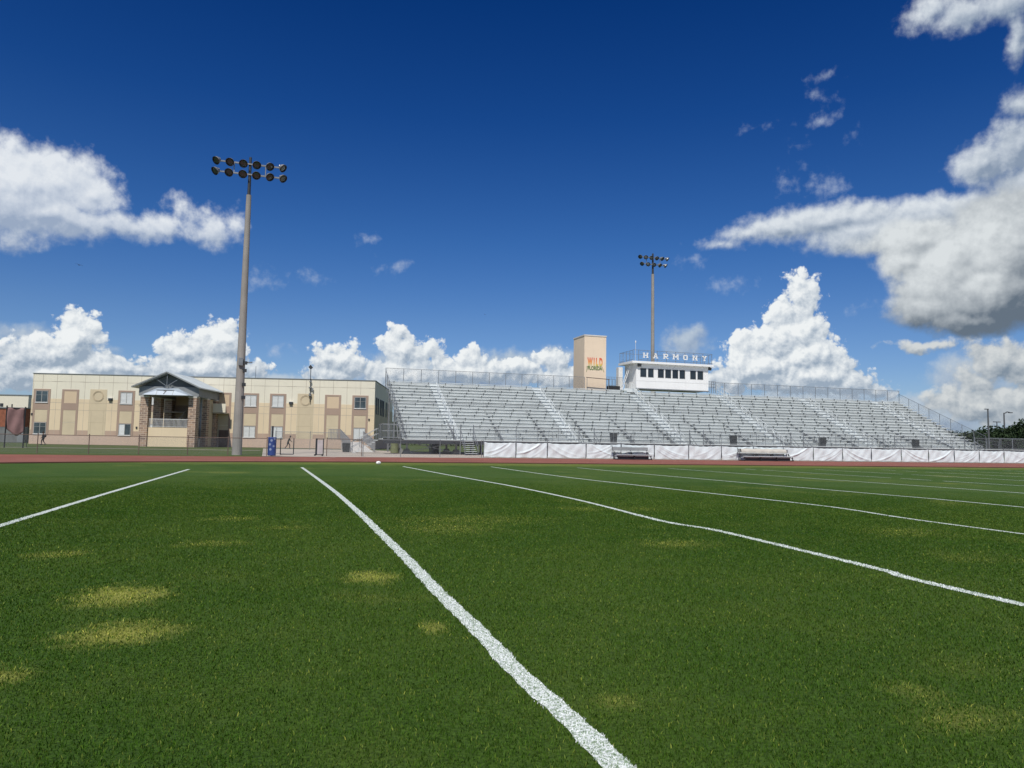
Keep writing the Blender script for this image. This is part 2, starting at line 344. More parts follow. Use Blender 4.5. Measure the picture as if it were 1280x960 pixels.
PATCHES = [(-1.22, 6.75, .42, .50), (-.98, 5.5, .42, .36), (-1.6, 4.68, .36, .26), (.84, 7.15, .30, .40), (1.05, 5.15, .12, .22), (2.4, 10.9, .9, .9), (-.75, 12.7, .55, .5),
           (1.66, 3.48, .14, .14), (3.2, 2.85, .34, .2), (3.3, 3.2, .2, .2), (-.84, 9.8, .5, .4), (5.0, 8.7, .7, .5), (-2.3, 9.2, .35, .35), (9.4, 9.3, 1.0, .8), (.1, 11.3, .5, .35), (3.0, 12.0, 1.6, 1.0)]
def turf_colour(n, t, co, rnd=None):
    """colour of the field itself at a world position: green, worn and yellowed patches, mowing tone"""
    big, _ = n.noise(co, .16, 4, .55, '3D'); med, _ = n.noise(co, .9, 5, .6, '3D'); sm, _ = n.noise(co, 4.0, 4, .6, '3D')
    c = n.mix(n.step(big, .35, .68), GREEN_A, GREEN_B)
    c = n.mix(n.step(med, .4, .75, 0, .5), c, GREEN_C)
    wob = n.m('MULTIPLY', n.m('SUBTRACT', sm, .5), 2.0)
    wob = n.m('ADD', wob, n.m('MULTIPLY', n.m('SUBTRACT', med, .5), 1.1))
    mask = None
    for i, (x, y, rx, ry) in enumerate(PATCHES):
        d = n.v('LENGTH', n.v('MULTIPLY', n.v('SUBTRACT', co, (x, y, 0)), (1.35/rx, 1.35/ry, 0)))
        k = n.m('MULTIPLY', n.step(n.m('ADD', d, wob), 1.75, -.1), [.9, .85, .7, .8, .55, .3, .3, .35, .3, .25, .3, .3, .45, .25, .3, .25][i])
        mask = k if mask is None else n.m('MAXIMUM', mask, k)
    # loose dry areas farther out
    far, _ = n.noise(co, .23, 5, .62, '3D')
    mask = n.m('MAXIMUM', mask, n.step(far, .56, .78, 0, .42))
    sep = t.nodes.new('ShaderNodeSeparateXYZ'); t.links.new(co, sep.inputs[0])
    edge = n.m('MULTIPLY', n.step(n.m('ADD', sep.outputs[1], n.m('MULTIPLY', med, 3.5)), 38.5, 43), n.step(sep.outputs[1], 47, 44))
    mask = n.m('MAXIMUM', mask, n.m('MULTIPLY', edge, .3))
    if rnd is not None: mask = n.step(n.m('SUBTRACT', mask, n.m('MULTIPLY', rnd, 1.0)), -.22, .22)
    c = n.mix(mask, c, DRY)
    return c, mask
GREEN_A = (.040, .098, .008); GREEN_B = (.060, .120, .014); GREEN_C = (.084, .138, .020); DRY = (.31, .345, .075)
def blade_material():
    m = bpy.data.materials.new('grass_blades'); m.use_nodes = True; t = m.node_tree; n = NT(t); b = t.nodes['Principled BSDF']
    b.inputs['Roughness'].default_value = .6; b.inputs['Specular IOR Level'].default_value = .12
    co = t.nodes.new('ShaderNodeNewGeometry').outputs['Position']
    at = t.nodes.new('ShaderNodeAttribute'); at.attribute_name = 'tone'; sp = t.nodes.new('ShaderNodeSeparateColor'); t.links.new(at.outputs[0], sp.inputs[0])
    c, dry = turf_colour(n, t, co, n.m('FRACT', n.m('MULTIPLY', sp.outputs[0], 17.3)))
    c = n.mix(1.0, c, n.ramp(sp.outputs[0], [(0, (.6, .62, .55)), (.6, (1.15, 1.15, 1.1)), (.95, (1.45, 1.4, 1.3)), (1, (2.3, 1.9, 1.8))]), 'MULTIPLY')
    t.links.new(c, b.inputs['Base Color'])
    tr = t.nodes.new('ShaderNodeBsdfTranslucent'); t.links.new(n.mix(1.0, c, (1.3, 1.3, .6), 'MULTIPLY'), tr.inputs[0])
    mx = t.nodes.new('ShaderNodeMixShader'); mx.inputs[0].default_value = .25
    t.links.new(b.outputs[0], mx.inputs[1]); t.links.new(tr.outputs[0], mx.inputs[2]); t.links.new(mx.outputs[0], t.nodes['Material Output'].inputs[0])
    return m
M['turf'] = turf_material(); M['blades'] = blade_material()
def rough_grass():
    m = bpy.data.materials.new('rough_grass'); m.use_nodes = True; t = m.node_tree; n = NT(t); b = t.nodes['Principled BSDF']
    b.inputs['Roughness'].default_value = .85; b.inputs['Specular IOR Level'].default_value = .1
    co = t.nodes.new('ShaderNodeNewGeometry').outputs['Position']
    a, _ = n.noise(co, .25, 6, .7, '3D'); f, _ = n.noise(co, 7, 5, .7, '3D')
    c = n.mix(n.step(a, .35, .7), (.085, .122, .036), (.135, .155, .055)); c = n.mix(n.step(f, .35, .7), n.mix(1.0, c, (.65, .7, .65), 'MULTIPLY'), c)
    t.links.new(c, b.inputs['Base Color']); return m
M['rough'] = rough_grass()
def track_material():
    m = bpy.data.materials.new('running_track'); m.use_nodes = True; t = m.node_tree; n = NT(t); b = t.nodes['Principled BSDF']
    b.inputs['Roughness'].default_value = .9
    co = t.nodes.new('ShaderNodeNewGeometry').outputs['Position']
    a, _ = n.noise(co, .3, 5, .65, '3D'); f, _ = n.noise(co, 25, 3, .7, '3D')
    c = n.mix(n.step(a, .35, .7), (.25, .076, .044), (.33, .112, .066)); c = n.mix(n.step(f, .3, .7, 0, .4), c, (.12, .045, .04))
    t.links.new(c, b.inputs['Base Color']); return m
M['track'] = track_material()
def paint_mat():
    m = bpy.data.materials.new('field_paint'); m.use_nodes = True; t = m.node_tree; n = NT(t); b = t.nodes['Principled BSDF']
    b.inputs['Roughness'].default_value = .8
    co = t.nodes.new('ShaderNodeNewGeometry').outputs['Position']
    f, _ = n.noise(co, 60, 3, .7, '3D'); g, _ = n.noise(co, 1.1, 4, .6, '3D')
    c = n.mix(n.step(f, .38, .60), (.22, .30, .18), (.80, .83, .82)); c = n.mix(n.step(g, .58, .8, 0, .5), c, (.22, .30, .15))
    t.links.new(c, b.inputs['Base Color']); return m
M['paint'] = paint_mat()
def white_blades():
    m = bpy.data.materials.new('painted_blades'); m.use_nodes = True; t = m.node_tree; n = NT(t); b = t.nodes['Principled BSDF']
    b.inputs['Roughness'].default_value = .7
    at = t.nodes.new('ShaderNodeAttribute'); at.attribute_name = 'tone'; sp = t.nodes.new('ShaderNodeSeparateColor'); t.links.new(at.outputs[0], sp.inputs[0])
    t.links.new(n.ramp(sp.outputs[0], [(0, (.06, .12, .03)), (.24, (.22, .32, .18)), (.42, (.74, .78, .77)), (1, (.86, .88, .88))]), b.inputs['Base Color']); return m
M['white_blades'] = white_blades()
def stone_mat():
    m = bpy.data.materials.new('stacked_stone'); m.use_nodes = True; t = m.node_tree; n = NT(t); b = t.nodes['Principled BSDF']
    b.inputs['Roughness'].default_value = .9
    co = t.nodes.new('ShaderNodeTexCoord').outputs['Object']; sp = t.nodes.new('ShaderNodeSeparateXYZ'); t.links.new(co, sp.inputs[0])
    cb = t.nodes.new('ShaderNodeCombineXYZ'); t.links.new(n.m('ADD', sp.outputs[0], sp.outputs[1]), cb.inputs[0]); t.links.new(sp.outputs[2], cb.inputs[1])
    br = t.nodes.new('ShaderNodeTexBrick'); t.links.new(cb.outputs[0], br.inputs[0]); br.inputs['Scale'].default_value = 1
    br.inputs['Brick Width'].default_value = .7; br.inputs['Row Height'].default_value = .27; br.inputs['Mortar Size'].default_value = .04
    br.inputs['Color1'].default_value = (.42, .27, .18, 1); br.inputs['Color2'].default_value = (.13, .085, .07, 1); br.inputs['Mortar'].default_value = (.50, .40, .31, 1)
    f, _ = n.noise(co, 2.5, 4, .6, '3D')
    t.links.new(n.mix(n.step(f, .35, .7, 0, .5), br.outputs[0], (.40, .31, .24)), b.inputs['Base Color']); return m
M['stone'] = stone_mat()

# ------------------------------------------------------------------ the setting
def sheet(name, pts, z, m, label, sub=None):
    mb = MB().quad(*[(x, y, z) for x, y in pts]); return tag(mb.build(name, m), label, None, None, 'structure')
def ribbon(name, a, b, z, m, label):
    mb = MB()
    for i in range(len(a)-1): mb.quad((*a[i], z), (*a[i+1], z), (*b[i+1], z), (*b[i], z))
    return tag(mb.build(name, m), label, None, None, 'structure')
def smooth(pts, k=4):
    """Catmull-Rom through the points"""
    P_ = [Vector((*p, 0)) for p in pts]; P_ = [2*P_[0]-P_[1]] + P_ + [2*P_[-1]-P_[-2]]; o = []
    for i in range(1, len(P_)-2):
        a, b, c, d = P_[i-1:i+3]
        for j in range(k):
            t = j/k; q = .5*((2*b)+(c-a)*t+(2*a-5*b+4*c-d)*t*t+(3*b-a-3*c+d)*t**3); o.append((q.x, q.y))
    o.append(tuple(pts[-1])); return o
tag(MB().quad((-4000, -1500, -.05), (5000, -1500, -.05), (5000, 7000, -.05), (-4000, 7000, -.05)).build('ground', M['rough']), 'wide grassy ground around the stadium and school', None, None, 'structure')
INNER = smooth([(-34, -30), (-34, 2), (-31.5, 15), (-26, 25), (-19, 32), (-11.8, 37), (-5.9, 40.4), (2.8, 42.6), (12, 43.1), (24, 43.0), (40, 42.6), (60, 42.4), (150, 42.4)], 6)
OUTER = smooth([(-56, -30), (-56, 2), (-53, 25), (-42, 43), (-32, 51.5), (-20, 54.2), (-6, 54.8), (3, 55.8), (9, 57.2), (18, 58.4), (40, 58.5), (60, 58.5), (150, 58.5)], 6)
ribbon('running_track', INNER, OUTER, -.02, M['track'], 'brick red running track curving round the field')
tb = MB()
cx = (20, 8)
for a, b in zip(INNER, INNER[1:]): tb.quad((a[0], a[1], 0), (b[0], b[1], 0), (b[0]*.02+.98*18, b[1]*0-40, 0), (a[0]*.02+.98*18, -40, 0))
field = MB().quad(*[(x, y, 0) for x, y in INNER], (150, -60, 0), (-34, -60, 0))
tag(field.build('field', M['turf']), 'mown green football field with worn yellow patches', None, None, 'structure')
# inner kerb of the track
kb = MB()
def offs(pl, d):
    o = []
    for i, p in enumerate(pl):
        a = Vector(pl[max(0, i-1)]); b = Vector(pl[min(len(pl)-1, i+1)]); t = (b-a).normalized(); o.append((p[0]-t.y*d, p[1]+t.x*d))
    return o
K2 = offs(INNER, .18)
for i in range(len(INNER)-1):
    a, b, c, d = INNER[i], INNER[i+1], K2[i+1], K2[i]
    kb.add([(*a, -.03), (*b, -.03), (*c, -.03), (*d, -.03), (*a, .05), (*b, .05), (*c, .05), (*d, .05)], [(4, 5, 6, 7), (0, 1, 5, 4), (3, 7, 6, 2)])
tag(kb.build('track_kerb', mat('kerb_dark_red', (.075, .03, .022), .9, 0, .3, .5)), 'dark low kerb along the inner edge of the track', None, None, 'structure')
# faint lane lines
ll = MB()
for k in (1.4, 3.0, 4.6, 6.2, 7.8, 9.4):
    A_, B_ = offs(INNER, k), offs(INNER, k+.06)
    for i in range(len(A_)-1): ll.quad((*A_[i], -.016), (*A_[i+1], -.016), (*B_[i+1], -.016), (*B_[i], -.016))
for x0, x1 in ((-8, -6.0), (2.2, 3.6), (30, 31), (56, 57)): ll.quad((x0, 49.0, -.012), (x0+.12, 49.0, -.012), (x1+.12, 55.2, -.012), (x1, 55.2, -.012))
tag(ll.build('lane_markings', mat('worn_lane_paint', (.42, .27, .23), .9, 0, .2, 1)), 'faint worn lane lines on the red track', None, None, 'structure')
# paving in front of and beside the grandstand
ribbon('paving', [(-1.5, 56.2), (3, 55.85), (9, 57.25), (18, 58.45), (40, 58.55), (150, 58.55)], [(-2.5, 98), (6, 98), (10, 98), (18, 72.0), (40, 72.0), (150, 72.0)], -.012, M['concrete'], 'pale concrete paving between the track and the grandstand')
sheet('path', [(-34, 83.5), (-2.4, 82), (-2.4, 83.6), (-34, 85.1)], -.03, M['concrete'], 'narrow concrete path crossing the grass by the school')
sheet('soil', [(11.5, 72.05), (86, 72.05), (86, 86), (11.5, 86)], -.03, M['darkground'], 'dark bare soil beneath the grandstand')

# ------------------------------------------------------------------ yard lines
LINES = [
 [(-3.84, -6), (-3.78, 8), (-3.78, 13), (-3.76, 18), (-3.72, 22), (-3.66, 27), (-3.6, 32.4)],
 [(1.33, -6), (1.34, 2.8), (1.33, 3.4), (1.315, 4.15), (1.33, 5), (1.32, 6.26), (1.34, 8.4), (1.335, 11), (1.33, 13), (1.27, 18), (1.15, 23), (.95, 30), (.8, 35)],
 [(5.95, -6), (6.03, 4.75), (6.19, 6.5), (6.34, 8.6), (6.40, 10.1), (6.22, 11.3), (6.42, 14), (6.54, 16.5), (6.52, 21), (6.12, 27.7), (5.72, 37)],
 [(10.9, -6), (11.15, 8.75), (11.25, 11.2), (11.50, 12.7), (11.56, 14), (11.25, 17.3), (10.85, 21.2), (10.4, 27), (10.4, 37.6)],
 [(15.9, -6), (16.45, 12.9), (16.3, 17), (15.7, 24), (15.2, 31), (15.1, 37)],
]
for k in range(14):
    x = 20.9 + 4.9*k; o = 1.1 - .1*min(k, 8); j = lambda: random.uniform(-.10, .10)
    LINES.append([(x+o*.6, -6), (x+o+j(), 12), (x+o+j(), 17), (x+o*.6+j(), 22), (x+o*.2+j(), 28), (x-.2+j(), 33), (x-.5, 37)])
HW = .062
def wav(y, s): return .004*math.sin(y*9.1+s*3) + .004*math.sin(y*23.7+s)
LP = []
for i, L in enumerate(LINES):
    c = smooth([tuple(p) for p in L], 10 if i > 4 else 12)
    ys = [p[1] for p in c]; xs = [p[0] for p in c]
    LP.append((np.array(ys), np.array(xs)))
    Y = np.concatenate([np.arange(-6, 16, .05), np.arange(16, ys[-1], .4)]) if i < 5 else np.arange(-6, ys[-1], .5)
    X = np.interp(Y, ys, xs); hw = HW*(1.0 if i < 3 else .95)
    mb = MB()
    for j in range(len(Y)-1):
        if i >= 6 and random.random() < .03: continue
        y0, y1 = Y[j], Y[j+1]
        mb.quad((X[j]-hw+wav(y0, i), y0, .004), (X[j]+hw+wav(y0, i+9), y0, .004), (X[j+1]+hw+wav(y1, i+9), y1, .004), (X[j+1]-hw+wav(y1, i), y1, .004))
    o = mb.build('yard_line', M['paint']); tag(o, 'wavering white yard line painted across the grass', None, None, 'structure')

# ------------------------------------------------------------------ standing blades of turf close to the camera
def line_dist(x, y):
    """signed distance to the nearest painted line, inside = negative"""
    d = np.full_like(x, 9.0)
    for i, (ys, xs) in enumerate(LP[:5]):
        xc = np.interp(y, ys, xs); L_ = xc-HW+.004*np.sin(y*9.1+i*3)+.004*np.sin(y*23.7+i); R_ = xc+HW+.004*np.sin(y*9.1+(i+9)*3)+.004*np.sin(y*23.7+i+9)
        d = np.minimum(d, np.maximum(L_-x, x-R_))
    return d
def scatter(n, dmin, dmax, pw):
    th = RNG.uniform(math.radians(-34), math.radians(68), n)
    q = RNG.uniform(0, 1, n); r = (dmin**pw + q*(dmax**pw-dmin**pw))**(1/pw)
    return r*np.sin(th), r*np.cos(th), r
def blades(name, x, y, r, m, label, h0=.016, kind='stuff', tones=None):
    n = len(x); h = h0*RNG.uniform(.5, 1.25, n)*np.clip((26-r)/10, .12, 1); w = .0010*(1+.30*r)*RNG.uniform(.7, 1.4, n)
    a = RNG.uniform(0, 2*np.pi, n); la = RNG.uniform(0, 2*np.pi, n); ln = h*RNG.uniform(.1, 1.0, n)
    dx, dy = np.cos(a)*w, np.sin(a)*w; lx, ly = np.cos(la)*ln, np.sin(la)*ln
    V = np.empty((n, 5, 3), np.float32)
    V[:, 0] = np.c_[x-dx, y-dy, np.zeros(n)]; V[:, 1] = np.c_[x+dx, y+dy, np.zeros(n)]
    V[:, 2] = np.c_[x-dx*.8+lx*.35, y-dy*.8+ly*.35, h*.6]; V[:, 3] = np.c_[x+dx*.8+lx*.35, y+dy*.8+ly*.35, h*.6]
    V[:, 4] = np.c_[x+lx, y+ly, h]
    b = (np.arange(n)*5)[:, None]
    loops = np.concatenate([b+np.array([0, 1, 3, 2]), b+np.array([2, 3, 4])], 1).astype(np.int32).ravel()
    me = bpy.data.meshes.new(name); me.vertices.add(5*n); me.vertices.foreach_set('co', V.ravel())
    me.loops.add(7*n); me.loops.foreach_set('vertex_index', loops); me.polygons.add(2*n)
    st = np.empty((n, 2), np.int32); st[:, 0] = np.arange(n)*7; st[:, 1] = st[:, 0]+4
    me.polygons.foreach_set('loop_start', st.ravel()); me.update(calc_edges=True)
    at = me.attributes.new('tone', 'FLOAT_COLOR', 'POINT'); tn = RNG.uniform(0, 1, n) if tones is None else tones
    cc = np.ones((n, 5, 4), np.float32); cc[:, :, :3] = tn[:, None, None]; at.data.foreach_set('color', cc.ravel())
    me.materials.append(m); o = bpy.data.objects.new(name, me); COL.objects.link(o)
    return tag(o, label, None, None, kind)
x, y, r = scatter(1200000, 1.3, 27, 1.1)
d = line_dist(x, y) + RNG.normal(0, .006, len(x))
g = d > 0
blades('grass', x[g], y[g], r[g], M['blades'], 'short green blades of mown turf on the near field')
x, y, r = scatter(1200000, 1.3, 14, 1.2)
d = line_dist(x, y) + RNG.normal(0, .004, len(x)); g = d < 0
x, y, r = x[g], y[g], r[g]
# the two nearest lines carry their painted blades as a child of the line
lines = [o for o in COL.objects if o.name.startswith('yard_line')]
which = np.argmin(np.stack([np.abs(np.interp(y, ys, xs)-x) for ys, xs in LP[:4]]), 0)
for k in range(4):
    s_ = which == k
    if s_.sum() < 50: continue
    o = blades('painted_grass', x[s_], y[s_], r[s_], M['white_blades'], None, .013, None); o.parent = lines[k]

# ------------------------------------------------------------------ grandstand
X0, X1 = 11.2, 86.1; NR = 17; TR = .80; RS = .3964; YF, ZF = 72.48, 1.88     # first seat: front edge and seat height
AISLES = [16.7, 29.5, 42.5, 55.6, 68.75, 81.3]; AW = .62
def segs(i):
    e = [X0] + [v for a in AISLES for v in (a-AW, a+AW)] + [X1]
    s = [(e[k], e[k+1]) for k in range(0, len(e), 2)]
    if i < 2:     # the lowest rows are broken by wheelchair bays
        o = []
        for a, b in s:
            if b-a > 8: o += [(a, a+3.6), (a+6.0, b-2.2)] if i == 0 else [(a, a+4.2), (a+5.6, b)]
            else: o.append((a, b))
        s = o
    return s
gs = thing('grandstand', 'long aluminium grandstand with seventeen bench rows facing the field', 'grandstand')
br = MB()
for i in range(NR):
    y = YF+TR*i; zs = ZF+RS*i; zf = zs-.43
    deck = MB(); bench = MB()
    # foot planks (three boards) and riser
    for k in range(3): deck.box(X0, X1, y-.26+k*.29, y-.26+k*.29+.28, zf-.05, zf)
    MB().box(X0, X1, y+TR-.18, y+TR-.165, zf+.002, zf+RS-.052).build('riser', M['riser'], gs)
    for a, b in segs(i):
        x = a
        while x < b-.05:
            xe = min(b, x+6.1); bench.box(x+.006, xe-.006, y, y+.27, zs-.045, zs); x = xe
        x = a+.35+.41*(i % 3)
        while x < b:
            br.box(x-.022, x+.022, y+.12, y+.2, zf+.002, zs-.047); br.box(x-.05, x+.05, y+.02, y+.25, zs-.10, zs-.046); x += 2.03
    deck.build('foot_deck', M['alu'], gs); bench.build('bench_row', M['alu'], gs)
br.build('seat_bracket', M['bracket'], gs)['kind'] = 'stuff'
# aisle stairs and handrails
for a in AISLES:
    st = MB()
    for i in range(NR):
        y = YF+TR*i; zf = ZF+RS*i-.43
        st.box(a-AW+.03, a+AW-.03, y-.02+TR-.56, y+TR-.28, zf+.003, zf+RS/2)
    st.build('aisle_step', M['alu'], gs)
    for i0 in (0, 4, 8, 12):
        h = MB(); i1 = i0+2; e1 = i1+.7
        def hp(i, dz): return (a, YF+TR*i-.1, ZF+RS*i-.43+dz)
        for i in range(i0, i1+1): h.tube(hp(i, .002), hp(i, .95), .03)
        h.tube(hp(i0-.25, .95), hp(e1, .95), .03); h.tube(hp(i0, .5), hp(i1, .5), .026); h.tube(hp(e1, .95), hp(i1, .5), .026)
        h.build('handrail', M['alu'], gs)
# front walkway
FW0, FWZ = 70.7, 1.46
wk = MB(); wk.box(9.0, 93.2, FW0, YF-.28, FWZ-.06, FWZ); wk.build('walkway', M['alu'], gs)
fa = MB(); fa.box(9.0, 93.2, FW0-.02, FW0-.005, FWZ-.46, FWZ-.07); fa.build('shaded_fascia', M['steel_dark'], gs)  # steel edge deepened and coloured dark for the shade under the walkway
def railing(name, pts, top, mids, posts, mtl, r=.026, parent=gs, mesh=None, base=0.0, every=None):
    """posts and rails along a line of points (z = floor)"""
    mb = MB()
    for a, b in zip(pts, pts[1:]):
        a = Vector(a); b = Vector(b); L = (b-a).length; k = max(1, round(L/posts))
        for j in range(k+1):
            p = a.lerp(b, j/k); mb.tube(p, p+Vector((0, 0, top)), r)
        for z in [top]+list(mids): mb.tube(a+Vector((0, 0, z)), b+Vector((0, 0, z)), r*.9)
    o = mb.build(name, mtl, parent)
    if mesh:
        ms = MB()
        for a, b in zip(pts, pts[1:]):
            a = Vector(a); b = Vector(b); ms.quad(a+Vector((0, 0, .05)), b+Vector((0, 0, .05)), b+Vector((0, 0, top-.03)), a+Vector((0, 0, top-.03)))
        ms.build(name+'_mesh', mesh, parent)
    return o
railing('guard_rail', [(11.2, FW0+.05, FWZ), (15.9, FW0+.05, FWZ)], 1.35, (.15,), 2.4, M['galv'], mesh=M['chain'])
gaps = [(16.6, 17.9), (29.2, 30.9), (42.2, 43.9), (55.3, 57), (68.4, 70.1), (81, 82.6)]
e = [15.9]+[v for g in gaps for v in g]+[93.1]
for k in range(0, len(e), 2):
    railing('guard_rail', [(e[k], FW0+.05, FWZ), (e[k+1], FW0+.05, FWZ)], 1.35, (.12,), 2.2, M['galv'], mesh=M['chain'])
for g in gaps:     # pairs of tall posts with steps between the walkway and the paving
    for x in g:
        mb = MB(); mb.tube((x, FW0, FWZ-.2), (x, FW0, FWZ+1.5), .05); mb.tube((x, FW0, 0), (x, FW0, FWZ-.2), .05)
        mb.tube((x, FW0-2.0, 0), (x, FW0-2.0, .95), .035); mb.tube((x, FW0-2.0, .95), (x, FW0, FWZ+1.0), .035); mb.tube((x, FW0-2.0, .5), (x, FW0, FWZ+.5), .03)
        mb.build('stair_rail', M['galv'], gs)
    sb = MB()
    for k in range(7): sb.box(g[0]+.06, g[1]-.06, FW0-2.0+k*.285, FW0-2.0+k*.285+.28, .18+k*.19-.04, .18+k*.19)
    sb.build('access_stair', M['alu'], gs)
# inner row of low rails round the wheelchair bays
for a, b in segs(0):
    if b-a < 5:
        railing('bay_rail', [(b+.15, YF-.35, FWZ), (b+.15, YF+.9, FWZ+.2)], .95, (.5,), 1.2, M['galv'], .022)
        railing('bay_rail', [(b+2.2, YF-.35, FWZ), (b+2.2, YF+.9, FWZ+.2)], .95, (.5,), 1.2, M['galv'], .022)
# rear guard, side guards
ZT = ZF+RS*(NR-1)-.43; YR = YF+TR*NR-.1
def guard_fence(p0, p1, top0, n_post, dark=False):
    mb = MB(); p0 = Vector(p0); p1 = Vector(p1)
    for j in range(n_post+1):
        p = p0.lerp(p1, j/n_post); mb.tube(p-Vector((0, 0, .4)), p+Vector((0, 0, top0)), .034)
    mb.tube(p0+Vector((0, 0, top0)), p1+Vector((0, 0, top0)), .024); mb.tube(p0+Vector((0, 0, .05)), p1+Vector((0, 0, .05)), .02)
    o = mb.build('guard_fence', M['galv'], gs)
    ms = MB().quad(p0+Vector((0, 0, .06)), p1+Vector((0, 0, .06)), p1+Vector((0, 0, top0)), p0+Vector((0, 0, top0)))
    ms.build('fence_mesh', M['chain'], gs)
guard_fence((X0-.15, YR, ZT), (36.2, YR, ZT), 1.95, 12)
guard_fence((54.6, YR, ZT), (X1+.15, YR, ZT), 2.02, 15)
guard_fence((X0-.15, YF-.3, FWZ+.1), (X0-.15, YR, ZT), 1.7, 9)
guard_fence((X1+.15, YF-.3, FWZ+.1), (X1+.15, YR, ZT), 1.55, 8)
cap = MB(); cap.box(X0, X1, YR-.05, YR+.02, ZT-.12, ZT+.34); cap.build('back_plate', M['alu_dark'], gs)
# steel below
fr = MB()
xs = np.linspace(X0+.3, X1-.3, 16)
for x in xs:
    for k, yy in enumerate((YF-.6, YF+4.0, YF+8.6, YR-.3)):
        zt = ZF-.5+RS*max(0, (yy-YF)/TR)-.15 if k else FWZ-.1
        fr.bar((x, yy, 0), (x, yy, zt), .18)
    fr.bar((x, YF-.6, FWZ-.2), (x, YR-.3, ZT-.35), .16, .24)
    fr.bar((x, YF+4.0, .3), (x, YF+8.6, ZF+RS*10-.9), .09)
for a, b in zip(xs[::2], xs[1::2]):
    fr.bar((a, YR-.3, .3), (b, YR-.3, ZT-.8), .08); fr.bar((b, YR-.3, .3), (a, YR-.3, ZT-.8), .08)
    fr.bar((a, YF-.6, .15), (b, YF-.6, 1.2), .06); fr.bar((b, YF-.6, .15), (a, YF-.6, 1.2), .06)
for yy, z in ((YF-.6, FWZ-.15), (YF+4.0, 3.1), (YF+8.6, 5.5)): fr.bar((X0, yy, z), (X1, yy, z), .14)
fr.build('steel_frame', M['galv'], gs)
ft = MB().add([(-.45, -.45, -.02), (.45, -.45, -.02), (.45, .45, -.02), (-.45, .45, -.02), (-.2, -.2, .5), (.2, -.2, .5), (.2, .2, .5), (-.2, .2, .5)],
    [(4, 5, 6, 7), (0, 1, 5, 4), (1, 2, 6, 5), (2, 3, 7, 6), (3, 0, 4, 7)]).build('footing', M['greywall'], gs, loc=(xs[0], YF-.6, 0))
for x in xs:
    for yy in (YF-.6, YF+4.0):
        if x == xs[0] and yy < YF: continue
        f = ft.copy(); COL.objects.link(f); f.parent = gs; f.location = (x, yy, 0)
# landings at both ends
la = MB(); la.box(8.9, X0-.2, FW0, YF+.9, FWZ-.06, FWZ+.005); la.build('landing', M['alu'], gs)
railing('landing_rail', [(8.9, FW0+.05, FWZ), (11.0, FW0+.05, FWZ)], 1.4, (.12, .75), 1.1, M['galv'], mesh=M['chain'])
railing('landing_rail', [(8.9, YF+.9, FWZ), (8.9, FW0+.05, FWZ)], 1.4, (.12, .75), 1.3, M['galv'], mesh=M['chain'])
railing('landing_rail', [(8.9, YF+.9, FWZ), (11.0, YF+.9, FWZ)], 1.4, (.12, .75), 1.1, M['galv'], mesh=M['chain'])
sb = MB()
for k in range(8): sb.box(8.6-k*.3, 8.88-k*.3, YF+1.1, YF+2.6, FWZ-.06-.18*(k+1), FWZ-.18*(k+1))
sb.build('end_stair', M['alu'], gs)
railing('stair_rail', [(8.9, YF+1.05, FWZ), (6.4, YF+1.05, .05)], 1.0, (.5,), .9, M['galv'])
railing('stair_rail', [(8.9, YF+2.65, FWZ), (6.4, YF+2.65, .05)], 1.0, (.5,), .9, M['galv'])
railing('landing_rail', [(87.0, FW0+1.7, FWZ), (93.1, FW0+1.7, FWZ)], 1.45, (.12,), 2.0, M['galv'], mesh=M['chain'])
railing('landing_rail', [(93.1, FW0+.05, FWZ), (93.1, FW0+1.7, FWZ)], 1.45, (.12,), 1.65, M['galv'])
rp = MB(); rp.add([(93.2, FW0, FWZ-.06), (104, FW0, .04), (104, FW0+1.6, .04), (93.2, FW0+1.6, FWZ-.06), (93.2, FW0, FWZ), (104, FW0, .1), (104, FW0+1.6, .1), (93.2, FW0+1.6, FWZ)],
    [(4, 5, 6, 7), (0, 1, 5, 4), (3, 2, 6, 7), (0, 1, 2, 3), (0, 3, 7, 4), (1, 2, 6, 5)]); rp.build('ramp', M['alu'], gs)
railing('ramp_rail', [(93.2, FW0+.05, FWZ), (104, FW0+.05, .1)], 1.0, (.5,), 2.1, M['galv'])

# ------------------------------------------------------------------ press box
pb = thing('press_box', 'white press box with a row of dark windows on top of the grandstand', 'press box', (0, 0, 0))
KP = 85.85/83
def kz(z): return EYE+(z-EYE)*KP
PX0, PX1, PY0, PY1, PZ0, PZ1 = 41.95*KP, 52.3*KP, 85.85, 89.2, kz(8.32), kz(11.5)
wx = [(a*KP, b*KP) for a, b in [(42.5, 43.38), (43.58, 44.4), (44.97, 45.85), (46.02, 46.88), (47.05, 47.9), (48.07, 48.9), (49.62, 50.48), (50.68, 51.55)]]
wz0, wz1 = kz(9.78), kz(10.93)
wl = MB()
wl.box(PX0, PX1, PY0, PY0+.15, PZ0, wz0); wl.box(PX0, PX1, PY0, PY0+.15, wz1, PZ1)
ed = [PX0]+[v for w_ in wx for v in w_]+[PX1]
for k in range(0, len(ed), 2): wl.box(ed[k], ed[k+1], PY0, PY0+.15, wz0, wz1)
wl.box(PX0, PX0+.15, PY0+.15, PY1, PZ0, PZ1); wl.box(PX1-.15, PX1, PY0+.15, PY1, PZ0, PZ1); wl.box(PX0+.15, PX1-.15, PY1-.15, PY1, PZ0, PZ1); wl.box(PX0+.15, PX1-.15, PY0+.15, PY1-.15, PZ0, PZ0+.1)
wl.build('wall', M['white'], pb)
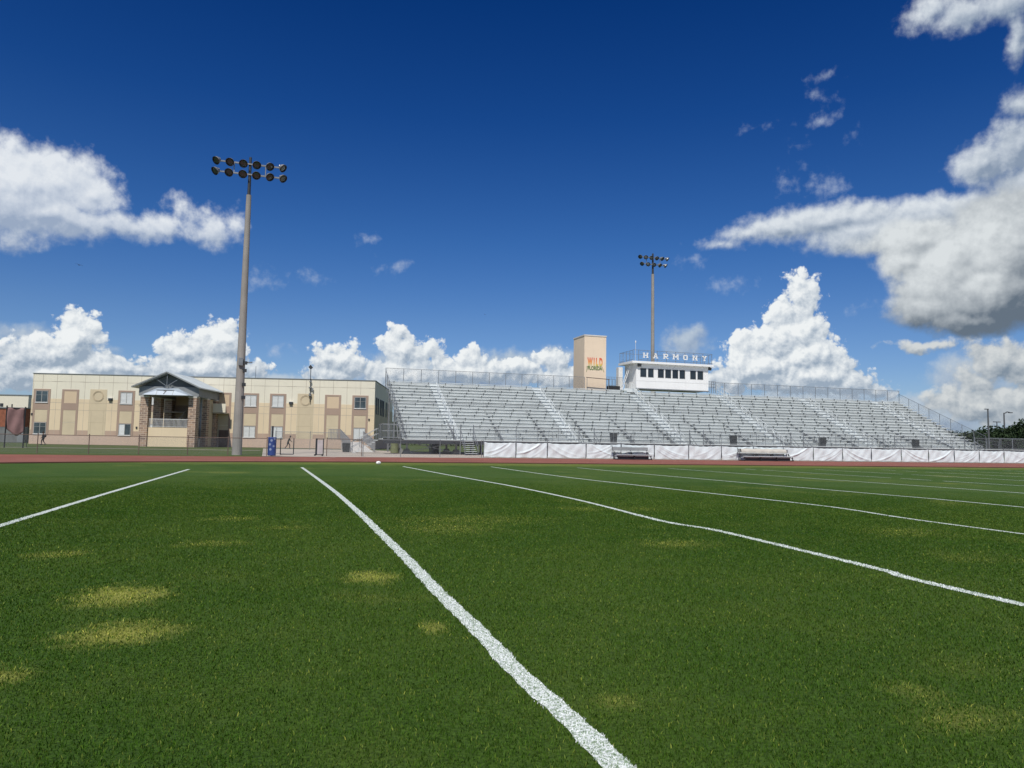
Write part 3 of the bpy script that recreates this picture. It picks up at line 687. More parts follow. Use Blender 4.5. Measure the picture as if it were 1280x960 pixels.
for a, b in wx:
    fm = MB(); t = .035
    fm.box(a, a+t, PY0-.02, PY0+.08, wz0, wz1); fm.box(b-t, b, PY0-.02, PY0+.08, wz0, wz1); fm.box(a+t, b-t, PY0-.02, PY0+.08, wz0, wz0+t); fm.box(a+t, b-t, PY0-.02, PY0+.08, wz1-t, wz1)
    w_ = fm.build('window', M['bronze'], pb); MB().box(a+t, b-t, PY0+.04, PY0+.05, wz0+t, wz1-t).build('pane', M['dark_glass'], w_)
rf = MB(); rf.box(PX0-.75, PX1+.5, PY0-.45, PY1+.3, PZ1+.002, PZ1+.10); rf.build('roof', M['white'], pb)
fc = MB(); fc.box(PX0-.75, PX1+.5, PY0-.52, PY0-.452, PZ1-.02, PZ1+.26); fc.box(PX0-.82, PX0-.752, PY0-.52, PY1+.3, PZ1-.02, PZ1+.26); fc.build('fascia', M['white'], pb)
cs = MB(); cs.box(PX0-.05, PX1+.05, PY0-.06, PY0-.004, PZ0-.08, PZ0+.06); cs.build('base_trim', M['galv'], pb)
tr = MB(); 
for zz in (PZ0+1.0,): tr.box(PX0, PX1, PY0-.008, PY0-.003, zz, zz+.02)
tr.build('siding_joint', M['bronze'], pb)
RZ = PZ1+.2; rl = MB(); ry = PY0-.4
npz = 8; xsr = [PX0+.1+k*(PX1+.3-PX0-.1)/npz for k in range(npz+1)]
for x in xsr: rl.tube((x, ry, PZ1-.1), (x, ry, RZ+1.5), .03)
for zz in (.25, 1.5): rl.tube((xsr[0], ry, RZ+zz), (xsr[-1], ry, RZ+zz), .022)
for yy in np.linspace(ry, PY1+.2, 5)[1:]:
    rl.tube((PX0-.65, yy, PZ1), (PX0-.65, yy, RZ+1.45), .03); rl.tube((PX1+.4, yy, PZ1), (PX1+.4, yy, RZ+1.45), .03)
for zz in (.25, 1.45):
    rl.tube((PX0-.65, ry, RZ+zz), (PX0-.65, PY1+.2, RZ+zz), .022); rl.tube((PX1+.4, ry, RZ+zz), (PX1+.4, PY1+.2, RZ+zz), .022); rl.tube((PX0-.65, PY1+.2, RZ+zz), (PX1+.4, PY1+.2, RZ+zz), .022)
rl.tube((PX0-.65, ry, RZ+1.5), (xsr[0], ry, RZ+1.5), .022); rl.tube((PX0-.65, ry, PZ1), (PX0-.65, ry, RZ+1.5), .03)
rl.build('roof_railing', M['galv'], pb)
ms = MB(); ms.quad((xsr[0], ry, RZ+.1), (xsr[-1], ry, RZ+.1), (xsr[-1], ry, RZ+1.48), (xsr[0], ry, RZ+1.48)); ms.quad((PX0-.65, ry, RZ+.1), (PX0-.65, PY1, RZ+.1), (PX0-.65, PY1, RZ+1.44), (PX0-.65, ry, RZ+1.44)); ms.build('railing_mesh', M['chain_dark'], pb)
for x, yy, sx in ((PX0+.35, PY0-.2, 0), (PX1+.25, PY0+.1, 1)):
    f = MB(); f.box(-.22, .22, -.12, .12, -.17, .17, Matrix.Translation((x, yy-.05, PZ1-.25)) @ Matrix.Rotation(R(25), 4, 'X')); f.bar((x, yy, PZ1-.12), (x, yy, PZ1+.02), .05)
    f.build('floodlight', M['steel_dark'], pb)
# side stair tower and service boxes on the left side
ld = MB()
for yy in (86.9, 87.4):
    ld.bar((PX0-1.5, yy, 8.4), (PX0-.2, yy, PZ1), .07)
for k in range(9):
    t = k/8; ld.bar((PX0-1.5+1.3*t, 86.9, 8.4+3.4*t), (PX0-1.5+1.3*t, 87.4, 8.4+3.4*t), .05)
ld.box(PX0-1.35, PX0-.75, 88.3, 89.0, 8.35, 11.5)
ld.build('side_stair', M['whitewood'], pb)
bx = MB(); bx.box(PX0-1.9, PX0-.05, PY0-.1, PY0+2.4, 8.2, 8.34); bx.box(PX0-1.9, PX0-.05, PY0-.35, PY0-.3, 7.75, 8.5)
bx.build('side_platform', M['alu'], pb)
railing('platform_rail', [(PX0-1.8, PY0+2.4, 8.34), (PX0-3.2, PY0+2.4, 8.34)], 1.5, (.7,), .55, M['galv'], parent=pb)
railing('platform_rail', [(PX0-.75, PY0-.1, 8.3), (PX0-.75, PY0-3.6, 6.5)], 1.0, (.5,), .9, M['alu'], parent=pb)
railing('platform_rail', [(PX1+.2, PY0+.6, 8.4), (PX1+1.5, PY0+.6, 8.4)], 1.6, (.8, 1.2), .3, M['galv'], parent=pb)
rail2 = railing('platform_rail', [(PX1+1.5, PY0+.4, 8.3), (PX1+1.5, PY0-2.6, 6.9)], 1.3, (.65,), .7, M['alu'], parent=pb)

# slab-serif letters hung on the roof railing
def letter(ch, w, h, s):
    """strokes of a slab-serif capital, centred on x = 0"""
    b = []; sf = s*.62
    def V(x): b.append((x-s/2, x+s/2, 0, h)); 
    def serif(x, z, k=1.0): b.append((x-s*.95*k, x+s*.95*k, z, z+sf) if z < h/2 else (x-s*.95*k, x+s*.95*k, z, z+sf))
    L_, R_ = -w/2+s*.75, w/2-s*.75; D = []
    if ch in 'HNM':
        V(L_); V(R_)
        for x in (L_, R_): serif(x, 0); serif(x, h-sf)
    if ch == 'H': b.append((L_, R_, h/2-s*.35, h/2+s*.35))
    if ch == 'N': D.append(((L_, h-.02), (R_, .02)))
    if ch == 'M': D += [((L_, h-.02), (0, h*.32)), ((R_, h-.02), (0, h*.32))]
    if ch == 'A':
        D += [((-w/2+s*.9, 0), (-s*.12, h)), ((w/2-s*.9, 0), (s*.12, h))]; b.append((-w*.25, w*.25, h*.27, h*.27+s*.6)); serif(-w/2+s*.9, 0); serif(w/2-s*.9, 0); b.append((-s*.9, s*.4, h-sf, h))
    if ch == 'R':
        V(L_); serif(L_, 0); b += [(L_-s*.9, R_-s*.2, h-s*.75, h), (L_, R_-s*.2, h*.42, h*.42+s*.7), (R_-s*.5, R_+s*.5, h*.5, h-s*.4)]; D.append(((L_+s*.9, h*.45), (R_+s*.1, 0))); serif(R_, 0, .8)
    if ch == 'O': b += [(L_-s*.5, L_+s*.5, s*.5, h-s*.5), (R_-s*.5, R_+s*.5, s*.5, h-s*.5), (L_, R_, 0, s*.8), (L_, R_, h-s*.8, h)]
    if ch == 'Y':
        b.append((-s/2, s/2, 0, h*.5)); serif(0, 0); D += [((0, h*.42), (-w/2+s*.8, h)), ((0, h*.42), (w/2-s*.8, h))]; serif(-w/2+s*.9, h-sf); serif(w/2-s*.9, h-sf)
    mb = MB(); k = 0
    for (x0, x1, z0, z1) in b: mb.box(x0, x1, -.04-.003*k, .02+.003*k, z0, z1); k += 1
    for (p, q) in D: mb.bar((p[0], -.01, p[1]), (q[0], -.01, q[1]), s*.9, .06+.007*k); k += 1
    return mb
ns = thing('name_sign', 'white slab serif letters reading HARMONY on the press box railing', 'sign', (0, ry-.06, RZ+.52))
for ch, u in zip('HARMONY', [v*KP for v in (43.02, 44.42, 45.86, 47.28, 48.68, 50.06, 51.45)]):
    letter(ch, .72 if ch != 'M' else .86, .66, .155).build('letter', M['white'], ns, loc=(u, 0, 0))
an = thing('antenna', 'thin white whip antenna rising beside the press box letters', 'antenna', (PX0-.2, PY0-.2, PZ1))
MB().tube((0, 0, 0), (0, 0, 2.6), .02).build('rod', M['whitewood'], an); MB().lathe([(.03, 2.6), (.07, 2.68), (.07, 2.85), (.03, 2.93)], 8).build('aerial_head', M['whitewood'], an)

# ------------------------------------------------------------------ elevator tower
et = thing('elevator_tower', 'tall tan stucco elevator tower standing behind the grandstand', 'tower')
TX0, TX1, TY0, TY1, TZ = 36.65, 39.72, 87.2, 90.9, 15.25
MB().box(TX0, TX1, TY0, TY1, -.02, TZ).build('wall', M['tower'], et)
MB().box(TX0-.06, TX1+.06, TY0-.06, TY1+.06, TZ+.001, TZ+.16).build('roof_cap', M['concrete_light'], et)
gm = bpy.data.materials.new('fiery_paint'); gm.use_nodes = True; gt = gm.node_tree; gn = NT(gt)
gc = gt.nodes.new('ShaderNodeTexCoord').outputs['Object']; gsx = gt.nodes.new('ShaderNodeSeparateXYZ'); gt.links.new(gc, gsx.inputs[0])
gt.links.new(gn.ramp(gn.m('DIVIDE', gsx.outputs[2], .95), [(0, (.55, .52, .12)), (.3, (.80, .36, .10)), (1, (.66, .09, .05))]), gt.nodes['Principled BSDF'].inputs['Base Color'])
vs, fs = text_mb('W I L D', 1.40, .03, .06)
mx = max(v[0] for v in vs); mn = min(v[0] for v in vs); mb = MB().add([((v[0]-mn)*2.12/(mx-mn), v[1], v[2]) for v in vs], fs)
wd = mb.build('lettering', gm, et, loc=(37.08, TY0-.03, 11.42))
vs, fs = text_mb('FLORIDA', .66, .03, .015)
mx = max(v[0] for v in vs); mn = min(v[0] for v in vs); mb = MB().add([((v[0]-mn)*2.02/(mx-mn), v[1], v[2]) for v in vs], fs)
gr = mat('leaf_green_paint', (.12, .20, .06), .7); mb.build('lettering', gr, et, loc=(37.14, TY0-.03, 10.86))
fl = MB(); fl.bar((37.05, TY0-.02, 11.15), (36.95, TY0-.02, 10.55), .05, .03); fl.bar((36.95, TY0-.021, 11.2), (37.3, TY0-.021, 11.35), .04, .03); fl.bar((39.15, TY0-.02, 11.3), (39.42, TY0-.02, 10.6), .06, .03); fl.build('flourish', gr, et)
wr = thing('walkway_railing', 'grey picket railing on the platform between the tan tower and the press box', 'railing')
railing('railing', [(39.9, 87.4, 8.3), (42.2, 87.4, 8.3)], 1.75, (.1,), .22, M['galv'], .02, parent=wr)
MB().box(39.75, 41.4, 86.4, 88.5, 8.1, 8.28).build('platform', M['alu'], wr)
MB().box(40.0, 41.6, 86.9, 87.6, 8.3, 8.85).build('equipment_box', M['black'], wr)
br_ = thing('tower_rail', 'brown horizontal rail crossing the base of the tan tower', 'rail')
MB().tube((36.6, 86.35, 9.75), (39.8, 86.35, 9.62), .05).build('bar', M['rust'], br_)
mb = MB(); mb.tube((36.7, 86.35, 8.2), (36.7, 86.35, 9.75), .03); mb.tube((39.7, 86.35, 8.2), (39.7, 86.35, 9.63), .03); mb.build('post', M['galv'], br_)

# ------------------------------------------------------------------ school building
AX, AY, ROT = -33.33, 115.34, math.radians(-13.533)
LB, HB = 46.62, 9.62
sb = thing('school_building', 'two storey cream and sand school building with taupe framed windows', 'building', (AX, AY, 0), ROT)
DB = 26
w = MB(); w.box(.02, LB-.02, .0, DB, -.02, HB-.02); w.build('wall', M['cream'], sb)
def strip(name, x0, x1, z0, z1, d, m, par=sb): return MB().box(x0, x1, -d, -.002, z0, z1).build(name, m, par)
CX = [1.36, 5.12, 8.85, 12.62, 16.4, 20.15, 25.68, 29.45, 33.2, 37.0, 40.8, 44.6]
TY = ['dark', 'blank', 'medal', 'blind', 'blind', 'blank', 'blank', 'blind', 'blind', 'medal', 'blank', 'dark']
# coloured bands between the columns
edges = [0.0]
for c in CX: edges += [c-1.15, c+1.15]
edges.append(LB)
for k in range(0, len(edges), 2):
    a, b = edges[k], edges[k+1]
    if b-a < .1: continue
    strip('wall_band', a, b, 1.92, 6.2, .02, M['yellow']); strip('wall_band', a, b, 1.27, 1.918, .022, M['taupe_light'])
strip('wall_base', 0, LB, -.02, 1.265, .026, M['pink'])
cap = MB(); cap.box(-.06, LB+.06, -.08, DB+.06, HB, HB+.09); cap.build('parapet_cap', M['soffit_light'], sb)
g = MB()
for z in (8.55, 5.66, 4.66): 
    for k in range(0, len(edges), 2): g.box(edges[k], edges[k+1], -.024 if z < 6 else -.006, -.0225 if z < 6 else -.003, z, z+.045)
g.box(0, LB, -.006, -.003, 8.56, 8.6)
for k in range(0, len(edges)-2, 2):
    xm = (edges[k]+edges[k+1])/2; g.box(xm-.02, xm+.02, -.0245, -.0225, 1.3, 6.2); g.box(xm-.02, xm+.02, -.0065, -.003, 6.25, HB-.1)
for c in CX: g.box(c-.025, c+.025, -.006, -.003, 7.6, HB-.1)
g.build('panel_joint', M['groove'], sb)
M['medal'] = mat('medallion_relief', (.47, .39, .27), .85)
def window(par, x0, x1, z0, z1, kind):
    fm = MB(); t = .07; y0, y1 = -.09, -.026
    fm.box(x0, x0+t, y0, y1, z0, z1); fm.box(x1-t, x1, y0, y1, z0, z1); fm.box(x0+t, x1-t, y0, y1, z0, z0+t); fm.box(x0+t, x1-t, y0, y1, z1-t, z1)
    xm = (x0+x1)/2; fm.box(xm-.035, xm+.035, y0, y1, z0+t, z1-t)
    o = fm.build('window', M['bronze'], par)
    if kind in ('dark', 'blind'):
        MB().box(x0+t, x1-t, -.05, -.04, z0+t, z1-t).build('pane', M['grey_glass'] if kind == 'dark' else M['blind'], o)
        if kind == 'blind':
            sl = MB(); k = 8
            for i in range(1, k): sl.box(x0+t, x1-t, -.056, -.051, z0+t+(z1-z0-2*t)*i/k, z0+t+(z1-z0-2*t)*i/k+.025)
            sl.build('slats', M['bronze'], o)
        else:
            sl = MB(); zz = z0+(z1-z0)*.62; sl.box(x0+t, xm-.035, -.08, -.06, zz, zz+.03); sl.box(xm+.035, x1-t, -.08, -.06, zz, zz+.03); sl.build('glazing_bar', M['bronze'], o)
    else:
        MB().box(x0+t, xm-.035, -.05, -.04, z0+t, z1-t).build('blind', M['blind'], o); MB().box(xm+.035, x1-t, -.05, -.04, z0+t, z1-t).build('pane', M['grey_glass'], o)
    MB().box(x0-.05, x1+.05, -.14, -.026, z0-.07, z0-.002).build('sill', M['whitewood'], o)
for i, (c, ty) in enumerate(zip(CX, TY)):
    h0, h1 = c-1.12, c+1.12; i0, i1 = c-.83, c+.83
    if ty != 'medal':
        fr = MB(); fr.box(h0, i0, -.05, -.002, 1.29, 7.52); fr.box(i1, h1, -.05, -.002, 1.29, 7.52); fr.box(i0, i1, -.05, -.002, 7.3, 7.52); fr.box(i0, i1, -.05, -.002, 4.68, 5.62)
        fr.build('window_surround', M['taupe'], sb)
        strip('infill_panel', i0+.005, i1-.005, 3.0, 4.67, .024, M['panel_tan'])
        if ty == 'blank':
            strip('infill_panel', i0+.005, i1-.005, 5.63, 7.29, .024, M['panel']); strip('infill_panel', i0+.005, i1-.005, 1.29, 2.95, .024, M['panel_tan'])
        else:
            strip('infill_panel', i0+.005, i1-.005, 5.63, 7.29, .022, M['taupe'])
            window(sb, i0+.02, i1-.02, 5.68, 7.27, ty)
            strip('infill_panel', i0+.005, i1-.005, 1.29, 2.98, .022, M['taupe'])
            window(sb, i0+.02, i1-.02, 1.36, 2.93, {0: 'dark', 3: 'half', 11: 'blind'}.get(i, 'blind'))
    else:
        strip('medallion_panel', h0, h1, 1.29, 7.6, .03, M['panel_tan'])
        md = MB()
        for r_ in (.72, .60):
            for k in range(24):
                a, b = 2*math.pi*k/24, 2*math.pi*(k+1)/24
                md.bar((c+r_*math.cos(a), -.045, 6.65+r_*math.sin(a)), (c+r_*math.cos(b), -.045, 6.65+r_*math.sin(b)), .045, .03)
        for z in (5.66, 4.66, 3.0): md.box(h0, h1, -.038, -.031, z, z+.04)
        for x in (i0, i1): md.box(x-.02, x+.02, -.036, -.031, 1.3, 4.7)
        md.build('medallion', M['medal'], sb)
# shaded end wall: tall narrow windows
for k, yy in enumerate((1.4, 3.6, 6.6, 8.6, 10.6, 14.5, 17.5)):
    m_ = MB(); m_.box(LB-.01, LB+.06, yy-.06, yy+1.06, 4.94, 7.36); o = m_.build('window', M['steel_dark'], sb)
    MB().box(LB+.062, LB+.07, yy, yy+1, 5.0, 7.3).build('pane', M['shade_glass'], o)
MB().box(LB-.01, LB+.03, 0.0, DB, 0, 1.27).build('wall_base', M['taupe_light'], sb)
MB().box(LB-.01, LB+.02, 0.0, DB, 1.28, 6.2).build('wall_band', M['panel_tan'], sb)
for x in (10.5, 35.0):
    l = MB(); l.box(x-.22, x+.22, -.28, -.03, 6.05, 6.4); o = l.build('wall_light', M['steel_dark'], sb); MB().box(x-.28, x+.28, -.32, -.03, 6.402, 6.46).build('hood', M['whitewood'], o)
for x, z in ((.2, 3.9), (14.2, 2.3), (45.9, 4.0)): MB().box(x-.1, x+.1, -.12, -.03, z, z+.28).build('camera_box', M['steel_dark'], sb)
rod = thing('lightning_rod', 'thin rod standing on the school roof to the right of the stone porch', 'rod', (AX, AY, 0), ROT)
MB().tube((29.9, .2, HB), (29.9, .2, 11.35), .025).build('rod', M['steel_dark'], rod)
wm = thing('weather_mast', 'slim mast carrying a wind vane and sensors on the school wall', 'mast', (AX, AY, 0), ROT)
m_ = MB(); m_.tube((37.65, -.25, 6.4), (37.6, -.25, 11.2), .05); m_.bar((37.65, -.25, 8.6), (37.65, 0, 8.6), .06); m_.bar((37.65, -.25, 7.2), (37.65, 0, 7.2), .06); m_.build('pole', M['steel_dark'], wm)
m_ = MB(); m_.add([(37.25, -.28, 11.35), (37.6, -.28, 11.0), (37.9, -.28, 11.3), (37.55, -.28, 11.7), (37.25, -.22, 11.35), (37.6, -.22, 11.0), (37.9, -.22, 11.3), (37.55, -.22, 11.7)], [(0, 1, 2, 3), (4, 5, 6, 7), (0, 1, 5, 4), (1, 2, 6, 5), (2, 3, 7, 6), (3, 0, 4, 7)]); m_.build('wind_vane', M['steel_dark'], wm)
m_ = MB()
for z, r_ in ((9.3, .17), (8.45, .22), (7.6, .17), (7.35, .22)): m_.lathe([(r_*.5, z-.12), (r_, z-.05), (r_, z+.05), (r_*.5, z+.12)], 10, Matrix.Translation((37.63, -.25, 0)))
m_.box(37.85, 38.05, -.33, -.2, 8.0, 8.4); m_.build('sensor', M['galv'], wm)

# ------------------------------------------------------------------ stone porch with outside stairs
pv = thing('stair_porch', 'gabled stair porch with stacked stone columns and the number 7', 'porch', (AX, AY, 0), ROT)
XL, XR, YFp = 18.7, 24.65, -8.1
for x in (XL, XR):
    for yy in (YFp, YFp+3.9, -.62):
        c_ = MB(); c_.box(x-.49, x+.49, yy-.49, yy+.49, -.02, 6.28)
        o = c_.build('stone_column', M['stone'], pv); MB().box(x-.55, x+.55, yy-.55, yy+.55, 6.282, 6.42).build('capital', M['concrete_light'], o)
bm_ = MB(); bm_.box(17.95, 25.4, YFp-.5, YFp+.5, 6.43, 7.62); bm_.box(24.15, 25.15, YFp+.502, -.03, 6.43, 7.62); bm_.box(18.2, 19.2, YFp+.502, -.03, 6.43, 7.62); bm_.build('beam', M['soffit_light'], pv)
ZR, ZE, XM = 9.5, 7.55, 21.5; E0, E1 = 17.25, 25.75; Y0 = -9.2
rf = MB()
for xe in (E0, E1): rf.add([(xe, Y0, ZE), (XM, Y0, ZR), (XM, -.1, ZR), (xe, -.1, ZE), (xe, Y0, ZE-.14), (XM, Y0, ZR-.14), (XM, -.1, ZR-.14), (xe, -.1, ZE-.14)], [(0, 1, 2, 3), (4, 5, 6, 7), (0, 1, 5, 4), (2, 3, 7, 6), (0, 3, 7, 4)])
k = 0
for xe in (E0, E1):
    for j in range(20):
        yy = Y0+.2+j*.46; rf.bar((xe, yy, ZE+.02), (XM, yy, ZR+.02), .035, .05)
rf.build('roof', M['roof_metal'], pv)
gb = MB(); gb.add([(18.0, -8.2, 7.63), (25.1, -8.2, 7.63), (XM, -8.2, ZR-.25)], [(0, 1, 2)]); gb.build('gable_infill', M['soffit'], pv)
so = MB(); so.quad((18.3, -8.0, 7.6), (25.0, -8.0, 7.6), (25.0, -.1, 7.6), (18.3, -.1, 7.6)); so.build('soffit', M['soffit'], pv)
vb = MB(); a_ = Vector((E0, Y0-.02, ZE-.1)); vb.bar((E0, Y0-.03, ZE-.07), (XM, Y0-.03, ZR-.07), .1, .16); vb.bar((E1, Y0-.03, ZE-.07), (XM, Y0-.03, ZR-.07), .1, .16); vb.build('barge_board', M['soffit_light'], pv)
tb_ = MB()
for dx in (0, -1.35, 1.35): tb_.bar((XM, Y0+.25, 7.65), (XM+dx, Y0+.25, 9.2 if dx == 0 else 8.55), .07)
tb_.build('truss_strut', M['galv'], pv)
cn = MB(); yb, yf = -8.62, -9.7
cn.add([(20.2, yb, 7.42), (22.8, yb, 7.42), (24.75, yb, 6.5), (18.55, yb, 6.5), (20.5, yf+.35, 7.1), (22.5, yf+.35, 7.1), (24.5, yf, 6.5), (18.8, yf, 6.5)], [(0, 1, 5, 4), (4, 5, 6, 7), (1, 2, 6, 5), (0, 4, 7, 3), (3, 2, 6, 7)])
cn.build('canopy', M['canopy'], pv)
cr = MB()
for x0, x1 in ((20.5, 20.2), (22.5, 22.8)): cr.bar((x0, yf+.32, 7.12), (x0, yf-.0, 6.52), .05)
cr.bar((20.4, yf+.3, 7.14), (22.6, yf+.3, 7.14), .06); cr.build('canopy_trim', M['galv'], pv)
vs, fs = text_mb('7', .78, .03, .015); mb = MB().add(vs, fs); mb.build('number', M['steel_dark'], pv, loc=(21.3, yf+.05, 6.6)).rotation_euler.x = R(-28)
MB().box(18.95+.25, 24.15, YFp-.25, YFp-.05, -.02, 2.42).build('landing_wall', M['yellow'], pv)
MB().box(19.2, 24.15, YFp-.04, YFp+2.6, 2.2, 2.4).build('landing', M['concrete'], pv)
rl = MB(); rl.box(19.2, 24.15, YFp-.2, YFp-.14, 3.46, 3.52); rl.box(19.2, 24.15, YFp-.2, YFp-.14, 2.5, 2.54)
x = 19.3
while x < 24.1: rl.box(x-.018, x+.018, YFp-.185, YFp-.155, 2.54, 3.46); x += .15
rl.build('landing_railing', M['whitewood'], pv)
stp = MB()
for k in range(14): stp.box(21.9, 24.0, YFp+2.6+k*.3, YFp+2.9+k*.3+.02, 2.3+k*.17, 2.45+k*.17)
stp.build('upper_stair', M['concrete'], pv)
for x in (21.7, 24.05):
    sg = MB(); sg.prism([(YFp+2.5, 2.0), (YFp+6.8, 4.4), (YFp+6.8, 5.7), (YFp+2.5, 3.4)], 'x', x, x+.16); sg.build('stair_wall', M['panel_tan'], pv)
stp = MB()
for k in range(13): stp.box(19.3, 21.5, YFp+2.7+k*.3, YFp+3.0+k*.3+.02, 2.25-(k+1)*.17, 2.38-(k+1)*.17)
stp.build('lower_stair', M['concrete'], pv)
MB().box(18.3, 26.6, -1.6, -.03, 4.55, 4.7).build('upper_landing', M['concrete'], pv)
MB().box(24.9, 26.6, -1.7, -1.62, 4.7, 5.9).build('landing_wall', M['cream'], pv)
dr = MB(); dr.box(21.2, 22.4, -.1, -.03, 4.72, 6.8); dr.box(25.35, 26.6, -.12, -.03, 0, 2.3); dr.build('door', M['rust'], pv)
pc = MB(); pc.box(24.2, 25.2, -4.4+.5, -.03, -.02, 6.4); 
MB().box(24.6, 24.75, -3.6, -1.2, 0, 6.4).build('side_wall', M['panel_tan'], pv)
pst = MB()
for yy in (YFp+1.6, YFp+2.6): pst.box(24.55, 24.75, yy, yy+.2, 0, 6.42)
pst.build('side_post', M['galv'], pv)

# ------------------------------------------------------------------ things at the far left
fb = thing('far_building', 'low cream building at the left edge behind the brick shed', 'building', (-62, 150, 0), R(-13))
MB().box(0, 20, 0, 20, 0, 7.9).build('wall', M['cream'], fb); MB().box(-.1, 20.1, -.1, 20.1, 7.902, 8.05).build('parapet_cap', M['soffit_light'], fb); MB().box(-6, 20, -.04, -.002, 0, 1.2).build('wall_base', M['pink'], fb)
l = MB(); l.box(15.4, 15.9, -.1, -.003, 6.0, 6.5); l.box(17.3, 17.45, -.1, -.003, 4.5, 6.4); l.box(9.8, 10.2, -.2, -.003, 7.2, 7.45); l.build('wall_fixture', M['steel_dark'], fb)
sh = thing('brick_shed', 'red brick and grey block shed beside the school corner', 'shed', (-48.7, 131.3, 0), R(-13))
MB().box(0, 11.0, 0, 9, 2.3, 5.15).build('brick_wall', M['brick'], sh); MB().box(.01, 10.99, .01, 8.99, -.02, 2.298).build('block_wall', M['greywall'], sh); MB().box(-.15, 11.15, -.15, 9.15, 5.152, 5.32).build('roof', M['soffit_light'], sh)
MB().box(11.0-.9, 11.06, -.06, -.003, 0, 5.0).build('corner_pier', M['soffit_light'], sh)
for x0, x1, z0, z1 in ((4.6, 6.0, 1.9, 2.5), (1.5, 3.6, 1.9, 2.5)):
    MB().box(x0, x1, -.05, -.003, z0, z1).build('window', M['blind'], sh)
dd = MB(); dd.box(4.4, 5.2, -.06, -.004, .4, 1.6); dd.build('white_panel', M['blind'], sh)

# ------------------------------------------------------------------ field side fence with white tarps
FY = 58.7; ORD = ['first', 'second', 'third', 'fourth', 'fifth', 'sixth', 'seventh', 'eighth', 'ninth', 'tenth', 'eleventh', 'twelfth', 'thirteenth', 'fourteenth', 'fifteenth', 'sixteenth', 'seventeenth', 'eighteenth', 'nineteenth', 'twentieth', 'twenty-first']
def fence_thing(name, label, pts, h, spacing, mtl='galv', mesh='chain', posts=None, r=.03, low=False):
    t = thing(name, label, 'fence', (pts[0][0], pts[0][1], 0)); ox, oy = pts[0]
    P_ = [Vector((x-ox, y-oy, 0)) for x, y in pts]
    ps = []
    for a, b in zip(P_, P_[1:]):
        k = max(1, round((b-a).length/spacing)); ps += [a.lerp(b, j/k) for j in range(k)]
    ps.append(P_[-1])
    if posts: ps = [Vector((x-ox, 0, 0)) for x in posts]
    for p in ps: MB().tube(p, p+Vector((0, 0, h)), r).lathe([(r*1.3, h), (r*1.3, h+.03), (.01, h+.06)], 8, Matrix.Translation(p)).build('post', M[mtl], t)
    rl = MB()
    for a, b in zip(P_, P_[1:]):
        rl.tube(a+Vector((0, 0, h-.05)), b+Vector((0, 0, h-.05)), r*.75)
        if low: rl.tube(a+Vector((0, 0, .08)), b+Vector((0, 0, .08)), r*.6)
    rl.build('top_rail', M[mtl], t)
    ms = MB()
    for a, b in zip(P_, P_[1:]): ms.quad(a+Vector((0, 0, .03)), b+Vector((0, 0, .03)), b+Vector((0, 0, h-.06)), a+Vector((0, 0, h-.06)))
    ms.build('wire_mesh', M[mesh], t)
    return t
PX = [15.75, 18.55, 21.35, 24.9, 28.2, 31.45, 34.9, 38.3, 41.7, 45.0, 48.4, 51.8, 55.25, 58.95, 62.4, 65.75, 69.1, 72.5, 76.0, 79.5, 83.0]
fence_thing('chain_link_fence', 'waist high chain link fence in front of the grandstand carrying white tarps', [(15.75, FY), (83, FY)], 1.38, 3.3, posts=PX)
fence_thing('chain_link_fence', 'low bare chain link fence between the ramp and the first white tarp', [(5.95, FY), (15.6, FY)], 1.38, 3.1, posts=[5.95, 8.9, 12.1, 15.6])
def tarp_mb(x0, x1, seed):
    rg = random.Random(seed); W_ = x1-x0; nx, nz = 60, 26; vs = []; top, bot = 1.27, .04
    side = rg.choice([-1, 1]); folds = [(side if rg.random() < .85 else -side, 0, rg.uniform(.012, .05), rg.uniform(-.1, .95)) for _ in range(rg.choice([2, 3, 4, 5]))]
    sagc = rg.uniform(.3, .7)
    for j in range(nz+1):
        v = j/nz
        for i in range(nx+1):
            u = i/nx; x = x0+u*W_; sag = .08*math.sin(math.pi*min(1, u/sagc*.5 if u < sagc else .5+.5*(u-sagc)/(1-sagc)))
            z = top-(top-bot)*v - sag*(1-v)*.8 + .012*math.sin(u*31+seed)*(1-v)
            d = 0
            for (sg, cu, am, c0) in folds:
                # curved drape from an upper corner to the middle of the lower hem
                q = (u if sg > 0 else 1-u)
                arc = v - (1-(1-q)**1.8*1.1) - (c0-.5)*.7
                d += am*math.exp(-(arc/.055)**2)*(.3+.7*math.sin(math.pi*min(1, max(0, q)))) 
            d += .035*math.sin(u*math.pi)*math.sin(v*math.pi) + .012*math.sin(u*22+v*7+seed) + .02*math.sin(u*9-v*5+seed*2)
            if v > .93: z += .02*math.sin(u*14+seed)
            vs.append((x, -d-.03, z))
    fs = [(j*(nx+1)+i, j*(nx+1)+i+1, (j+1)*(nx+1)+i+1, (j+1)*(nx+1)+i) for j in range(nz) for i in range(nx)]
    return MB().add(vs, fs)
M['tarp'] = mat('white_tarp', (.70, .775, .785), .55, 0, .03, 1.5, stain=((.56, .60, .59), .4))
